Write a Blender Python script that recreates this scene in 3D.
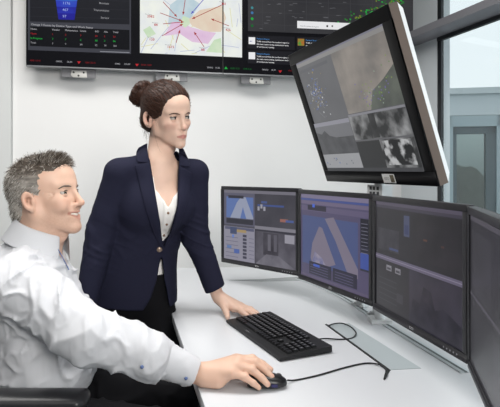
import bpy, bmesh, math, random
import numpy as np
from mathutils import Vector, Matrix
random.seed(7); rng = np.random.default_rng(7)
for o in list(bpy.data.objects): bpy.data.objects.remove(o)
SC = bpy.context.scene
COL = SC.collection
PI = math.pi
R = math.radians

# ---------------------------------------------------------------- camera, sky, lights, exposure
cam = bpy.data.cameras.new('camera'); camo = bpy.data.objects.new('camera', cam); COL.objects.link(camo)
camo.location = (0, 0, 1.26); camo.rotation_euler = (PI/2, 0, 0)
cam.sensor_width = 36; cam.lens = 36; cam.shift_y = -0.063; cam.clip_start = .05
SC.camera = camo
SC.view_settings.view_transform = 'Standard'; SC.view_settings.look = 'None'
SC.view_settings.gamma = 1; SC.view_settings.use_curve_mapping = False
SC.view_settings.exposure = 0.08

W = bpy.data.worlds.new('sky'); SC.world = W; W.use_nodes = True
wn = W.node_tree.nodes; wl = W.node_tree.links
bg = wn['Background']
tc = wn.new('ShaderNodeTexCoord'); sep = wn.new('ShaderNodeSeparateXYZ'); cr = wn.new('ShaderNodeValToRGB')
wl.new(tc.outputs['Generated'], sep.inputs[0]); wl.new(sep.outputs['Z'], cr.inputs[0]); wl.new(cr.outputs[0], bg.inputs['Color'])
cr.color_ramp.elements[0].position = 0.0; cr.color_ramp.elements[0].color = (.40, .42, .44, 1)
cr.color_ramp.elements[1].position = .5; cr.color_ramp.elements[1].color = (.80, .86, .90, 1)
e = cr.color_ramp.elements.new(.12); e.color = (.84, .89, .92, 1)
bg.inputs['Strength'].default_value = 1.12

def area(name, loc, target, size, sizey, power, color=(1, 1, 1)):
    l = bpy.data.lights.new(name, 'AREA'); l.shape = 'RECTANGLE'; l.size = size; l.size_y = sizey
    l.energy = power; l.color = color
    o = bpy.data.objects.new(name, l); COL.objects.link(o); o.location = loc
    o.rotation_euler = (Vector(target) - Vector(loc)).to_track_quat('-Z', 'Y').to_euler()
    return o
area('ceiling_panel_light', (-.45, 1.6, 2.93), (-.45, 1.6, 0), 2.6, 1.0, 62, (1, .985, .96))
area('ceiling_panel_light', (-.8, -.4, 2.93), (-.8, -.4, 0), 2.0, 1.2, 12, (1, .985, .96))
area('added_face_light', (.85, -1.1, 2.05), (-.60, 1.75, 1.36), .9, .9, 8.5, (1, .98, .95)).data.spread = R(62)  # unseen lamp added in front to brighten both faces
area('window_daylight', (2.25, 1.7, 1.7), (-.3, 1.9, 1.0), 1.6, 1.8, 20, (.93, .97, 1))

# ---------------------------------------------------------------- helpers
def S(h, k=1.0):
    h = h.lstrip('#'); c = [int(h[i:i+2], 16)/255 for i in (0, 2, 4)]
    return tuple(k*(x/12.92 if x <= .04045 else ((x+.055)/1.055)**2.4) for x in c) + (1,)
MATS = {}
def mat(name, color, rough=.5, metal=0, spec=.5, bump=0, bscale=200, var=0, vscale=30, emis=None, es=0, attr=None, sss=0, coat=0, trans=0, sheen=0, bstretch=None):
    if name in MATS: return MATS[name]
    m = bpy.data.materials.new(name); m.use_nodes = True; nt = m.node_tree; n = nt.nodes; L = nt.links
    p = n['Principled BSDF']
    if isinstance(color, str): color = S(color)
    p.inputs['Base Color'].default_value = color
    p.inputs['Roughness'].default_value = rough; p.inputs['Metallic'].default_value = metal
    p.inputs['Specular IOR Level'].default_value = spec
    if coat: p.inputs['Coat Weight'].default_value = coat
    if trans: p.inputs['Transmission Weight'].default_value = trans
    if sheen: p.inputs['Sheen Weight'].default_value = sheen
    if sss:
        p.inputs['Subsurface Weight'].default_value = sss; p.inputs['Subsurface Radius'].default_value = (.012, .005, .003)
        p.inputs['Subsurface Scale'].default_value = .5
    if emis is not None:
        p.inputs['Emission Color'].default_value = emis if not isinstance(emis, str) else S(emis)
        p.inputs['Emission Strength'].default_value = es
    t = n.new('ShaderNodeTexCoord')
    src = None
    if attr:
        a = n.new('ShaderNodeVertexColor'); a.layer_name = attr; src = a.outputs['Color']
    if var:
        nz = n.new('ShaderNodeTexNoise'); nz.inputs['Scale'].default_value = vscale; nz.inputs['Detail'].default_value = 4
        L.new(t.outputs['Object'], nz.inputs['Vector'])
        mr = n.new('ShaderNodeMapRange'); mr.inputs[1].default_value = .3; mr.inputs[2].default_value = .7
        mr.inputs[3].default_value = 1-var; mr.inputs[4].default_value = 1+var
        L.new(nz.outputs[0], mr.inputs[0])
        mx = n.new('ShaderNodeVectorMath'); mx.operation = 'MULTIPLY'
        if src is not None: L.new(src, mx.inputs[0])
        else: mx.inputs[0].default_value = color[:3]
        L.new(mr.outputs[0], mx.inputs[1]); src = mx.outputs[0]
    if src is not None: L.new(src, p.inputs['Base Color'])
    if bump:
        nz = n.new('ShaderNodeTexNoise'); nz.inputs['Scale'].default_value = bscale; nz.inputs['Detail'].default_value = 3
        if bstretch:
            mp = n.new('ShaderNodeMapping'); mp.inputs['Scale'].default_value = bstretch
            L.new(t.outputs['Object'], mp.inputs[0]); L.new(mp.outputs[0], nz.inputs['Vector'])
        else: L.new(t.outputs['Object'], nz.inputs['Vector'])
        b = n.new('ShaderNodeBump'); b.inputs['Strength'].default_value = bump; b.inputs['Distance'].default_value = .002
        L.new(nz.outputs[0], b.inputs['Height']); L.new(b.outputs[0], p.inputs['Normal'])
    MATS[name] = m
    return m
SPEC = [.02]
def screen_mat(color, k=1.0, rough=.3, color2=None, scale=20, detail=5, lo=.35, hi=.65, seed=0.0):
    """A lit picture element of a display: dark glass surface that gives off the picture's colour."""
    key = ('scr', SPEC[0], color, k, rough, color2, scale, lo, hi, seed)
    if key in MATS: return MATS[key]
    m = mat('display_%d' % len(MATS), (.004, .004, .005, 1), rough, spec=SPEC[0])
    del MATS[m.name if m.name in MATS else [q for q in MATS if MATS[q] is m][0]]
    n = m.node_tree.nodes; L = m.node_tree.links; p = n['Principled BSDF']
    p.inputs['Emission Strength'].default_value = k
    p.inputs['Emission Color'].default_value = S(color)
    if color2:
        t = n.new('ShaderNodeTexCoord'); nz = n.new('ShaderNodeTexNoise'); r = n.new('ShaderNodeValToRGB'); mp = n.new('ShaderNodeMapping')
        mp.inputs['Location'].default_value = (seed, seed*1.7, 0)
        L.new(t.outputs['Object'], mp.inputs[0]); L.new(mp.outputs[0], nz.inputs['Vector'])
        nz.inputs['Scale'].default_value = scale; nz.inputs['Detail'].default_value = detail
        r.color_ramp.elements[0].position = lo; r.color_ramp.elements[0].color = S(color)
        r.color_ramp.elements[1].position = hi; r.color_ramp.elements[1].color = S(color2)
        L.new(nz.outputs[0], r.inputs[0]); L.new(r.outputs[0], p.inputs['Emission Color'])
    MATS[key] = m
    return m
def link(name, me, parent=None, mats=None, loc=None, smooth=False):
    o = bpy.data.objects.new(name, me); COL.objects.link(o)
    if parent is not None: o.parent = parent
    if loc is not None: o.location = loc
    if mats is not None:
        for m in (mats if isinstance(mats, (list, tuple)) else [mats]): me.materials.append(m)
    if smooth: me.polygons.foreach_set('use_smooth', [True]*len(me.polygons))
    return o
def tag(o, label=None, cat=None, group=None, kind=None):
    if label: o['label'] = label
    if cat: o['category'] = cat
    if group: o['group'] = group
    if kind: o['kind'] = kind
    return o
def thing(name, label, cat, loc=(0, 0, 0), rz=0, group=None):
    o = bpy.data.objects.new(name, None); COL.objects.link(o); o.location = loc; o.rotation_euler = (0, 0, rz)
    o.empty_display_size = .05
    return tag(o, label, cat, group)
def finish(name, bm, m, parent=None, smooth=False, bev=0, seg=2, ang=35):
    if bev:
        es = [e for e in bm.edges if len(e.link_faces) == 2 and e.calc_face_angle(0) > R(ang)]
        if es: bmesh.ops.bevel(bm, geom=es, offset=bev, segments=seg, profile=.5, affect='EDGES', clamp_overlap=True)
    me = bpy.data.meshes.new(name); bm.to_mesh(me); bm.free()
    if bev or smooth:
        me.polygons.foreach_set('use_smooth', [True]*len(me.polygons))
        try: me.set_sharp_from_angle(angle=R(40))
        except Exception: pass
    return link(name, me, parent, m)
def bx(bm, x0, x1, y0, y1, z0, z1, M=None, mi=0):
    vs = [bm.verts.new((x, y, z)) for z in (z0, z1) for y in (y0, y1) for x in (x0, x1)]
    if M is not None:
        for v in vs: v.co = M @ v.co
    for f in ((0, 2, 3, 1), (4, 5, 7, 6), (0, 1, 5, 4), (2, 6, 7, 3), (0, 4, 6, 2), (1, 3, 7, 5)):
        q = bm.faces.new([vs[i] for i in f]); q.material_index = mi
    return vs
def prism(bm, poly, z0, z1, M=None):
    b = [bm.verts.new((x, y, z0)) for x, y in poly]; t = [bm.verts.new((x, y, z1)) for x, y in poly]
    n = len(poly)
    fs = [bm.faces.new(t), bm.faces.new(b[::-1])]
    for i in range(n): fs.append(bm.faces.new((b[i], b[(i+1) % n], t[(i+1) % n], t[i])))
    if M is not None:
        for v in b+t: v.co = M @ v.co
    bmesh.ops.recalc_face_normals(bm, faces=fs)
def cyl(bm, a, b, r0, r1=None, n=16, caps=True):
    r1 = r0 if r1 is None else r1
    a, b = Vector(a), Vector(b); d = (b-a).normalized()
    u = d.orthogonal().normalized(); w = d.cross(u)
    A = [bm.verts.new(a+r0*(math.cos(t)*u+math.sin(t)*w)) for t in [2*PI*i/n for i in range(n)]]
    B = [bm.verts.new(b+r1*(math.cos(t)*u+math.sin(t)*w)) for t in [2*PI*i/n for i in range(n)]]
    for i in range(n): bm.faces.new((A[i], A[(i+1) % n], B[(i+1) % n], B[i]))
    if caps: bm.faces.new(A[::-1]); bm.faces.new(B)
def catmull(pts, sub=8):
    P = [Vector(p) for p in pts]; P = [2*P[0]-P[1]] + P + [2*P[-1]-P[-2]]
    out = []
    for i in range(1, len(P)-2):
        for k in range(sub):
            t = k/sub
            out.append(.5*((2*P[i])+(-P[i-1]+P[i+1])*t+(2*P[i-1]-5*P[i]+4*P[i+1]-P[i+2])*t*t+(-P[i-1]+3*P[i]-3*P[i+1]+P[i+2])*t**3))
    out.append(P[-2])
    return out
def tube(bm, pts, r, n=8, taper=None, flat=1.0, up=None):
    pts = [Vector(p) for p in pts]; rings = []; u = None
    for i, p in enumerate(pts):
        d = (pts[min(i+1, len(pts)-1)]-pts[max(i-1, 0)]).normalized()
        if up is not None: u = (Vector(up) - d*d.dot(Vector(up))).normalized()
        elif u is None: u = d.orthogonal().normalized()
        else: u = (u-d*d.dot(u)).normalized()
        w = d.cross(u); rr = r if taper is None else r*taper(i/(len(pts)-1))
        rings.append([bm.verts.new(p+rr*(flat*math.cos(2*PI*k/n)*u+math.sin(2*PI*k/n)*w)) for k in range(n)])
    for a, b in zip(rings, rings[1:]):
        for k in range(n): bm.faces.new((a[k], a[(k+1) % n], b[(k+1) % n], b[k]))
    bm.faces.new(rings[0][::-1]); bm.faces.new(rings[-1])
def text_mesh(s, size):
    c = bpy.data.curves.new('t', 'FONT'); c.body = s; c.size = size; c.align_x = 'LEFT'; c.resolution_u = 2
    o = bpy.data.objects.new('t', c); me = o.to_mesh()
    v = np.array([tuple(p.co) for p in me.vertices]).reshape(-1, 3); f = [tuple(p.vertices) for p in me.polygons]
    o.to_mesh_clear(); bpy.data.objects.remove(o); bpy.data.curves.remove(c)
    return v, f
class Canvas:
    """A flat picture: coloured shapes in the plane y = const, x right and z up, one material per colour."""
    def __init__(s): s.v = []; s.f = []; s.m = []; s.mats = []; s.layer = 0
    def _mi(s, m):
        if m not in s.mats: s.mats.append(m)
        return s.mats.index(m)
    def poly(s, pts, m, layer=None):
        s.layer += 1; y = -.00002*s.layer; b = len(s.v)
        s.v += [(x, y, z) for x, z in pts]
        a = sum(pts[i][0]*pts[(i+1) % len(pts)][1]-pts[(i+1) % len(pts)][0]*pts[i][1] for i in range(len(pts)))
        idx = list(range(b, b+len(pts)))
        s.f.append(idx if a > 0 else idx[::-1]); s.m.append(s._mi(m))
    def rect(s, x0, z0, x1, z1, m): s.poly([(x0, z0), (x1, z0), (x1, z1), (x0, z1)], m)
    def line(s, a, b, w, m):
        d = Vector((b[0]-a[0], b[1]-a[1])).normalized(); n = (-d.y*w/2, d.x*w/2)
        s.poly([(a[0]+n[0], a[1]+n[1]), (a[0]-n[0], a[1]-n[1]), (b[0]-n[0], b[1]-n[1]), (b[0]+n[0], b[1]+n[1])], m)
    def disc(s, x, z, r, m, n=14): s.poly([(x+r*math.cos(2*PI*i/n), z+r*math.sin(2*PI*i/n)) for i in range(n)], m)
    def text(s, t, x, z, size, m, bold=False, right=False):
        v, f = text_mesh(t, size); s.layer += 1; y = -.00002*s.layer
        if not len(v): return
        dx = -v[:, 0].max() if right else 0
        for off in ((0, .035*size) if bold else (0,)):
            b = len(s.v); s.v += [(x+dx+p[0]+off, y, z+p[1]) for p in v]
            for q in f: s.f.append([b+i for i in q]); s.m.append(s._mi(m))
    def build(s, name, parent, loc=(0, 0, 0)):
        me = bpy.data.meshes.new(name); me.from_pydata(s.v, [], s.f)
        o = link(name, me, parent, s.mats, loc)
        me.polygons.foreach_set('material_index', s.m); me.update()
        return o
def at(px, py, Y): return Vector(((px-250)*Y/500, Y, 1.26-(py-172)*Y/500))
def on(px, py, z):
    Y = 500*(1.26-z)/(py-172); return Vector(((px-250)*Y/500, Y, z))
# ---------------------------------------------------------------- setting
M_wall = mat('wall_paint', '#dfdedd', .75, spec=.2, bump=.05, bscale=300, var=.015, vscale=2)
M_floor = mat('floor_carpet', '#a9adaf', .9, spec=.1, bump=.4, bscale=600, var=.06, vscale=150)
M_col = mat('column_paint', '#c3c8cb', .7, spec=.2, var=.015, vscale=3)
M_dark = mat('dark_aluminium', '#23262a', .45, .3)
M_trans = mat('transom_aluminium', '#7c7b80', .45, .2, bump=.05, bscale=60, bstretch=(1, 1, 20))
M_glass = mat('window_glass', (1, 1, 1, 1), 0, spec=.5)
def thin_glass(m, tint, refl=.06):
    n = m.node_tree.nodes; L = m.node_tree.links
    n.clear(); o = n.new('ShaderNodeOutputMaterial'); t = n.new('ShaderNodeBsdfTransparent'); g = n.new('ShaderNodeBsdfGlossy'); x = n.new('ShaderNodeMixShader')
    t.inputs[0].default_value = tint; g.inputs['Roughness'].default_value = .02; x.inputs[0].default_value = refl
    L.new(t.outputs[0], x.inputs[1]); L.new(g.outputs[0], x.inputs[2]); L.new(x.outputs[0], o.inputs[0])
thin_glass(M_glass, (.95, .98, .98, 1), .05)

WU = Vector((1.317, .27, 0)).normalized(); WN = Vector((WU.y, -WU.x, 0))     # along the back wall; into the room
WANG = math.atan2(WU.y, WU.x)
WM = Matrix.Translation((0, 3.214, 0)) @ Matrix.Rotation(WANG, 4, 'Z')      # local x along wall, -y into the room
def struct(name, bm, m, bev=0, **k):
    o = finish(name, bm, m, bev=bev); o['kind'] = 'structure'; return o
bm = bmesh.new(); bx(bm, -4, 2.9, -2.2, 4.2, -.05, 0); struct('floor', bm, M_floor)
bm = bmesh.new(); bx(bm, -1.452, 1.2, .13, .28, 0, 3.0, WM); struct('wall_back', bm, M_wall)
bm = bmesh.new(); bx(bm, -3.4, -1.455, .10, .28, 0, 3.0, WM); struct('wall_left', bm, mat('dimmed_wall_paint', '#cbcccb', .8, spec=.15))  # wall paint darkened in colour to offset the brighter light here
bm = bmesh.new(); bx(bm, -1.45, 1.17, .117, .129, 0, .08, WM); struct('baseboard_back', bm, mat('baseboard_paint', '#d9dbdb', .5), .002)
bm = bmesh.new(); bx(bm, -4, 2.9, -2.2, 4.2, 3.0, 3.05); struct('ceiling', bm, mat('ceiling_paint', '#c4c4c2', .8))
bm = bmesh.new(); bx(bm, -4, 2.6, -2.25, -2.2, 0, 3.0); struct('wall_front', bm, mat('front_wall_paint', '#6f7070', .8))
bm = bmesh.new(); bx(bm, -4.05, -4, -2.2, 2.5, 0, 3.0); struct('wall_side', bm, mat('side_wall_paint', '#8c8d8d', .8))
VU = Vector((.34, -1, 0)).normalized(); VM = Matrix.Translation((1.123, 3.444+.12, 0)) @ Matrix.Rotation(math.atan2(VU.y, VU.x), 4, 'Z')   # local x towards camera, +y out of the room... 
VM = Matrix.Translation((1.123, 3.444, 0)) @ Matrix.Rotation(math.atan2(VU.y, VU.x), 4, 'Z')
# local +y = left of direction = +X (outside)
K = 1/abs(VU.y)
bm = bmesh.new(); bx(bm, -.15, .232*K, 0, .10, 0, 3.0, VM); struct('wall_right', bm, M_col, .002)
bm = bmesh.new(); bx(bm, .0, 6.2, -.155, .03, 2.121, 2.166, VM); struct('trim_1', bm, M_trans, .002)
bm = bmesh.new()
bx(bm, .236*K, .268*K, .0, .02, .02, 3.0, VM)
for x in (1.75, 3.0, 4.4, 6.1): bx(bm, x, x+.05, -.015, .05, .02, 3.0, VM)
bx(bm, .234*K, 6.15, -.004, .022, 0, .06, VM); bx(bm, .234*K, 6.15, -.004, .022, 2.098, 2.121, VM); bx(bm, .234*K, 6.15, -.004, .022, 2.166, 2.19, VM); bx(bm, .234*K, 6.15, -.004, .022, 2.95, 3.0, VM)
wf = struct('window_1', bm, M_dark, .002)
bm = bmesh.new(); bx(bm, .27*K, 1.76, .012, .020, .06, 2.10, VM); bx(bm, .27*K, 1.76, .012, .020, 2.18, 2.95, VM)

for a_, b_ in ((1.79, 3.01), (3.04, 4.41), (4.44, 6.11)): bx(bm, a_, b_, .012, .020, .06, 2.10, VM); bx(bm, a_, b_, .012, .020, 2.18, 2.95, VM)
finish('window_glass', bm, M_glass, wf)

# the neighbouring building seen through the window
M_pan = mat('facade_panel', '#c3cdd1', .55, spec=.3, var=.02, vscale=1.5)
M_pan2 = mat('facade_joint', '#8e999d', .7)
bt = thing('neighbouring_building', 'pale grey panelled building outside the window', 'building', (3.35, 8.4, 0), R(-11))
# local x right, y away; opening x 0.02..0.80 is the glazed door
Ht = 2.66
def panels(bm, x0, x1, z0, z1, y0=0, y1=.25): bx(bm, x0, x1, y0, y1, z0, z1)
bm = bmesh.new()
DX0, DX1, DZ = .08, .74, 2.20
zs = [0, .72, 1.42, DZ]
xs_l = [-2.6, -1.7, -.85, -.02]; xs_r = [DX1+.10, 1.55, 2.4, 3.3, 4.2]
for xs in (xs_l, xs_r):
    for a, b in zip(xs, xs[1:]):
        for c, d in zip(zs, zs[1:]): panels(bm, a+.006, b-.006, c+.006, d-.006)
for a, b in zip([-2.6, -1.7, -.85, -.02, .84, 1.7, 2.55, 3.4, 4.2][:-1], [-1.7, -.85, -.02, .84, 1.7, 2.55, 3.4, 4.2]): panels(bm, a+.006, b-.006, DZ+.006, Ht-.1)
finish('facade', bm, M_pan, bt, bev=.004)
bm = bmesh.new()
for a, b in ((-2.6, -.02), (DX1+.1, 4.2)): bx(bm, a, b, .02, .24, 0, DZ)
bx(bm, -2.6, 4.2, .02, .24, DZ, Ht-.1)
finish('facade_backing', bm, M_pan2, bt)
bm = bmesh.new(); bx(bm, -2.6, 4.2, -.05, .3, Ht-.1, Ht); finish('parapet', bm, mat('parapet_metal', '#c9d1d4', .5), bt, bev=.006)
bm = bmesh.new()
for a, b in ((-.02, .06), (DX1, DX1+.1)): bx(bm, a, b, .0, .2, 0, DZ)
bx(bm, -.02, DX1+.1, 0, .2, DZ-.18, DZ)
df = finish('door_frame', bm, mat('pale_frame', '#9fb0b6', .5), bt, bev=.004)
bm = bmesh.new(); bx(bm, .06, .12, .03, .16, 0, DZ-.18); bx(bm, DX1-.16, DX1, .03, .16, 0, DZ-.18); bx(bm, .06, DX1, .03, .16, DZ-.30, DZ-.18); bx(bm, .06, DX1, .03, .16, 0, .1)
finish('door', bm, mat('teal_door_frame', '#4d5d63', .5), bt, bev=.003)
Mg2 = mat('tinted_glass', (1, 1, 1, 1), 0); thin_glass(Mg2, (.50, .58, .57, 1), .12)
bm = bmesh.new(); bx(bm, .12, DX1-.16, .08, .09, .1, DZ-.3); finish('door_pane', bm, Mg2, bt)
hm = bmesh.new()
for i, (x, y, sx, sz) in enumerate([(4.6, 15, 1.6, 1.75), (6.3, 16, 1.6, 1.45), (3.2, 17, 1.4, 1.5)]):
    r = bmesh.ops.create_icosphere(hm, subdivisions=4, radius=1)
    for v in r['verts']:
        n = .12*math.sin(v.co.x*9+i)*math.cos(v.co.y*8)+.06*math.sin(v.co.z*23+v.co.x*17)
        v.co = Vector((x+v.co.x*sx*(1+n), y+v.co.y*1.0, v.co.z*sz*(1+n)))
tag(finish('hill', hm, mat('hill_green', '#4d574b', .9, var=.3, vscale=6), smooth=True), 'dark green wooded hill added to stand for the reflection in the glazed door outside', 'hill', kind='structure')  # mounds added behind the pane in place of hills mirrored in its glass
bm = bmesh.new(); bx(bm, -8, 14, 4.6, 30, -.08, -.02); o = struct('terrain', bm, mat('paving', '#aeb2b0', .8, var=.08, vscale=3))

# ---------------------------------------------------------------- video wall: two large displays side by side
def wall_px(px, py):            # a point of the picture on the displays' front plane -> (along wall, z)
    t = (px-250)/500; a = t*3.214/(WU.x - t*WU.y)
    return a, 1.26-(py-172)*(3.214+a*WU.y)/500
SM = screen_mat
WHT = SM('#e8e8ea', .95); BLK = SM('#08080b', 1); GRY = SM('#2c2c32', 1); GR2 = SM('#4a4a52', 1)
def display_panel(name, label, a0, a1, painter):
    rt = thing(name, label, 'display', (WM @ Vector((a0, 0, 1.89))), WANG)
    w = a1-a0; h = .69
    bm = bmesh.new(); bx(bm, 0, w, .002, .06, 0, h); bx(bm, .05, w-.05, .06, .085, .05, h-.05)
    finish('housing', bm, mat('display_housing', '#17181a', .45), rt, bev=.003)
    bm = bmesh.new(); bx(bm, .0, w, -.004, .03, -.008, -.0005); finish('lower_edge', bm, mat('grey_bezel', '#77787b', .35, .5), rt, bev=.001)
    c = Canvas(); c.rect(.002, .002, w-.002, h-.002, BLK); painter(c, a0, w)
    c.build('screen', rt, (0, -.001, 0))
    return rt, w, h
def xy(a0): 
    def f(px, py):
        a, z = wall_px(px, py); return a-a0, z-1.89
    return f
A0 = wall_px(26, 60)[0]; A1 = wall_px(222.6, 60)[0]; A2 = A1+.004
def clip_poly(poly, x, keep_left):
    out = []
    for i in range(len(poly)):
        p, q = poly[i], poly[(i+1) % len(poly)]
        ip = (p[0] <= x) == keep_left; iq = (q[0] <= x) == keep_left
        if ip: out.append(p)
        if ip != iq:
            t = (x-p[0])/(q[0]-p[0]); out.append((x, p[1]+t*(q[1]-p[1])))
    return out
TXT = SM('#a9a9ae', .9)
RED = SM('#b3262c', 1); REDD = SM('#7a1c20', 1); GRN = SM('#1fa23f', 1); DGR = SM('#17602a', 1)
MAPW = SM('#dfe3e6', .95, color2='#ecefe6', scale=9)
MAPB = SM('#b4cad4', .95, color2='#c4d3d9', scale=14); MAPT = SM('#ddc8b4', .95, color2='#e0d2be', scale=14)
MAPP = SM('#d9b8d6', .95, color2='#dfc4dc', scale=14); MAPG = SM('#c2dab8', .95, color2='#d0e0c4', scale=18)
ROAD = SM('#b9bfd6', .95); ROADY = SM('#dcd9a8', .95)
def map_part(c, q, side, seam_a, a0):
    """the map picture, cut where the two displays meet"""
    lim = seam_a-a0
    def P(pts, m):
        pts = [q(*p) for p in pts]
        pp = clip_poly(pts, lim-.002 if side else lim+.002, side)
        if len(pp) >= 3: c.poly(pp, m)
    def Ln(a, b, w, m):
        a, b = Vector(q(*a)), Vector(q(*b)); d = (b-a).normalized(); n = Vector((-d.y, d.x))*w/2
        pp = clip_poly([tuple(a+n), tuple(a-n), tuple(b-n), tuple(b+n)], lim-.002 if side else lim+.002, side)
        if len(pp) >= 3: c.poly(pp, m)
    P([(140, 53), (242, 57.5), (242, -30), (140, -34)], MAPW)
    rr = random.Random(3)
    for i in range(26):
        x, y = rr.uniform(142, 240), rr.uniform(-20, 54); an = rr.uniform(0, 3.14); l = rr.uniform(8, 30)
        x2, y2 = x+l*math.cos(an), y+l*math.sin(an)
        x2 = min(241, max(141, x2)); y2 = min(53, y2)
        Ln((x, y), (x2, y2), .004, rr.choice([ROAD, ROAD, ROADY]))
    P([(206, 52), (222, 53), (221, 38), (214, 40)], MAPG); P([(143, 30), (150, 26), (156, 34), (148, 38)], MAPG)
    P([(168, 25), (170, 5), (185, -6), (200, 4), (190, 20), (180, 24)], MAPB)
    P([(188, 20), (200, 10), (222, 6), (226, 18), (221, 32), (206, 32), (192, 26)], MAPT)
    P([(164, 36), (172, 22), (182, 22), (190, 27), (204, 31), (216, 33), (208, 44), (192, 42), (180, 34)], MAPP)
    P([(180, 24), (183, 16), (189, 18), (190, 24), (185, 28)], MAPG)
    AR = SM('#a33a34', .95); BL = SM('#5a55b8', .95)
    for a, b, m in (((163, 2), (177, 17), AR), ((186, -6), (183, 15), AR), ((205, -2), (191, 14), BL), ((222, 5), (192, 19), AR), ((160, 13), (182, 21), AR), ((163, 24), (184, 22), AR), ((162, 36), (183, 24), AR), ((176, 43), (180, 30), AR), ((204, 47), (194, 32), AR), ((229, 26), (211, 19), AR)):
        Ln(a, b, .004, m)
        v = (Vector(b)-Vector(a)).normalized(); n = Vector((-v.y, v.x))
        P([tuple(Vector(b)), tuple(Vector(b)-v*3+n*1.3), tuple(Vector(b)-v*3-n*1.3)], m)
    for t, x, y in (('2082', 147, 17.5), ('88', 154, 26), ('120', 149, 40.5), ('1615', 167, 48), ('88', 201, 51), ('381', 221, 5), ('426', 225.5, 31)):
        a, z = q(x, y)
        if (a < lim) == side: c.text(t, a, z, .022, RED, True); c.text('Main District', a-.012, z+.017, .008, SM('#5b5560', .95))
def ticker(c, q, items, w):
    for x, t, m, s in items:
        a, z = q(x, 61+.04*(x-26)); c.text(t, a, z, s*.9, TXT if m is WHT else m, True)
def tri(c, q, x, y, m, up=True):
    k = -1 if up else 1
    c.poly([q(x-1.8, y), q(x+1.8, y), q(x, y+2.6*k)], m)
def paint_left(c, a0, w):
    q = xy(a0)
    P = lambda pts, m: c.poly([q(*p) for p in pts], m)
    P([(28, 50), (131, 54), (131, -34), (28, -40)], SM('#3c3d44', 1))
    P([(30, 21.5), (129.5, 24.5), (129.5, -34), (30, -40)], SM('#1c1d22', 1))
    for k in range(5):
        y = 16-k*9; P([(30, y+.3), (129, y+3.3), (129, y+3), (30, y)], SM('#2b2c32', 1))
    fun = ['#23239a', '#2f3fc0', '#3b6ad2', '#3b8ad6', '#3f9ad0', '#48a8cf']
    for k, cc in enumerate(fun):
        y1 = 19.5-k*6.4; y0 = y1-6.4; wa = 8.0+k*.9; wb = 8.0+(k+1)*.9
        P([(66.5-wa, y1), (66.5+wa, y1+.5), (66.5+wb, y0+.5), (66.5-wb, y0)], SM(cc, .8, color2=fun[max(0, k-1)], scale=7))
    for k, t in enumerate(('97', '467', '1176', '1342')): a, z = q(62.5, 17.5-k*6.6); c.text(t, a, z, .022, SM('#a8b8ee', .9))
    for k, t in enumerate(('Service', 'Transmission', 'Business', 'Network')): a, z = q(109, 19-k*7.2); c.text(t, a, z, .017, TXT, right=True)
    P([(30, 46), (129.5, 50), (129.5, 30), (30, 26.3)], SM('#0d0e11', 1))
    a, z = q(31, 25.3); c.text('Omega 3 Events by Device Type and Work Status', a, z, .0172, TXT, True)
    cols = [30.5, 52, 65, 80, 95, 104, 113]
    rows = [(('Name', 'Vendor', 'Maintenance', 'Latest', 'B/D', 'Abs', 'Total'), WHT), (('Open', '1', '2', '3', '24', '5', '33'), SM('#9c1f22', 1)), (('In Progress', '2', '7', '6', '88', '3', '84'), GRN), (('Total', '3', '9', '84', '82', '76', '184'), WHT)]
    for r, (ts, m) in enumerate(rows):
        for x, t in zip(cols, ts): a, z = q(x, 29.6+r*4.6+.04*(x-30)); c.text(t, a, z, .0145, TXT if m is WHT else m, r < 3)
    P([(100, 51.9), (129.5, 53.0), (129.5, 52.3), (100, 51.2)], SM('#8a8b92', 1))
    map_part(c, q, True, A1, a0)
    ticker(c, q, [(30, 'ABX 12.41', REDD, .015), (56, 'OMTL', WHT, .015), (67, '26.35', WHT, .015), (85, 'GBX 22.15', REDD, .015), (115, 'DMG', WHT, .015), (124, '194.07', WHT, .015), (141, 'DHX 12.09', REDD, .015), (207, 'DHPQ', WHT, .015), (215, '14.26', WHT, .015)], w)
    tri(c, q, 79, 61.5, RED, False); tri(c, q, 137, 64, RED, False)
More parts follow.
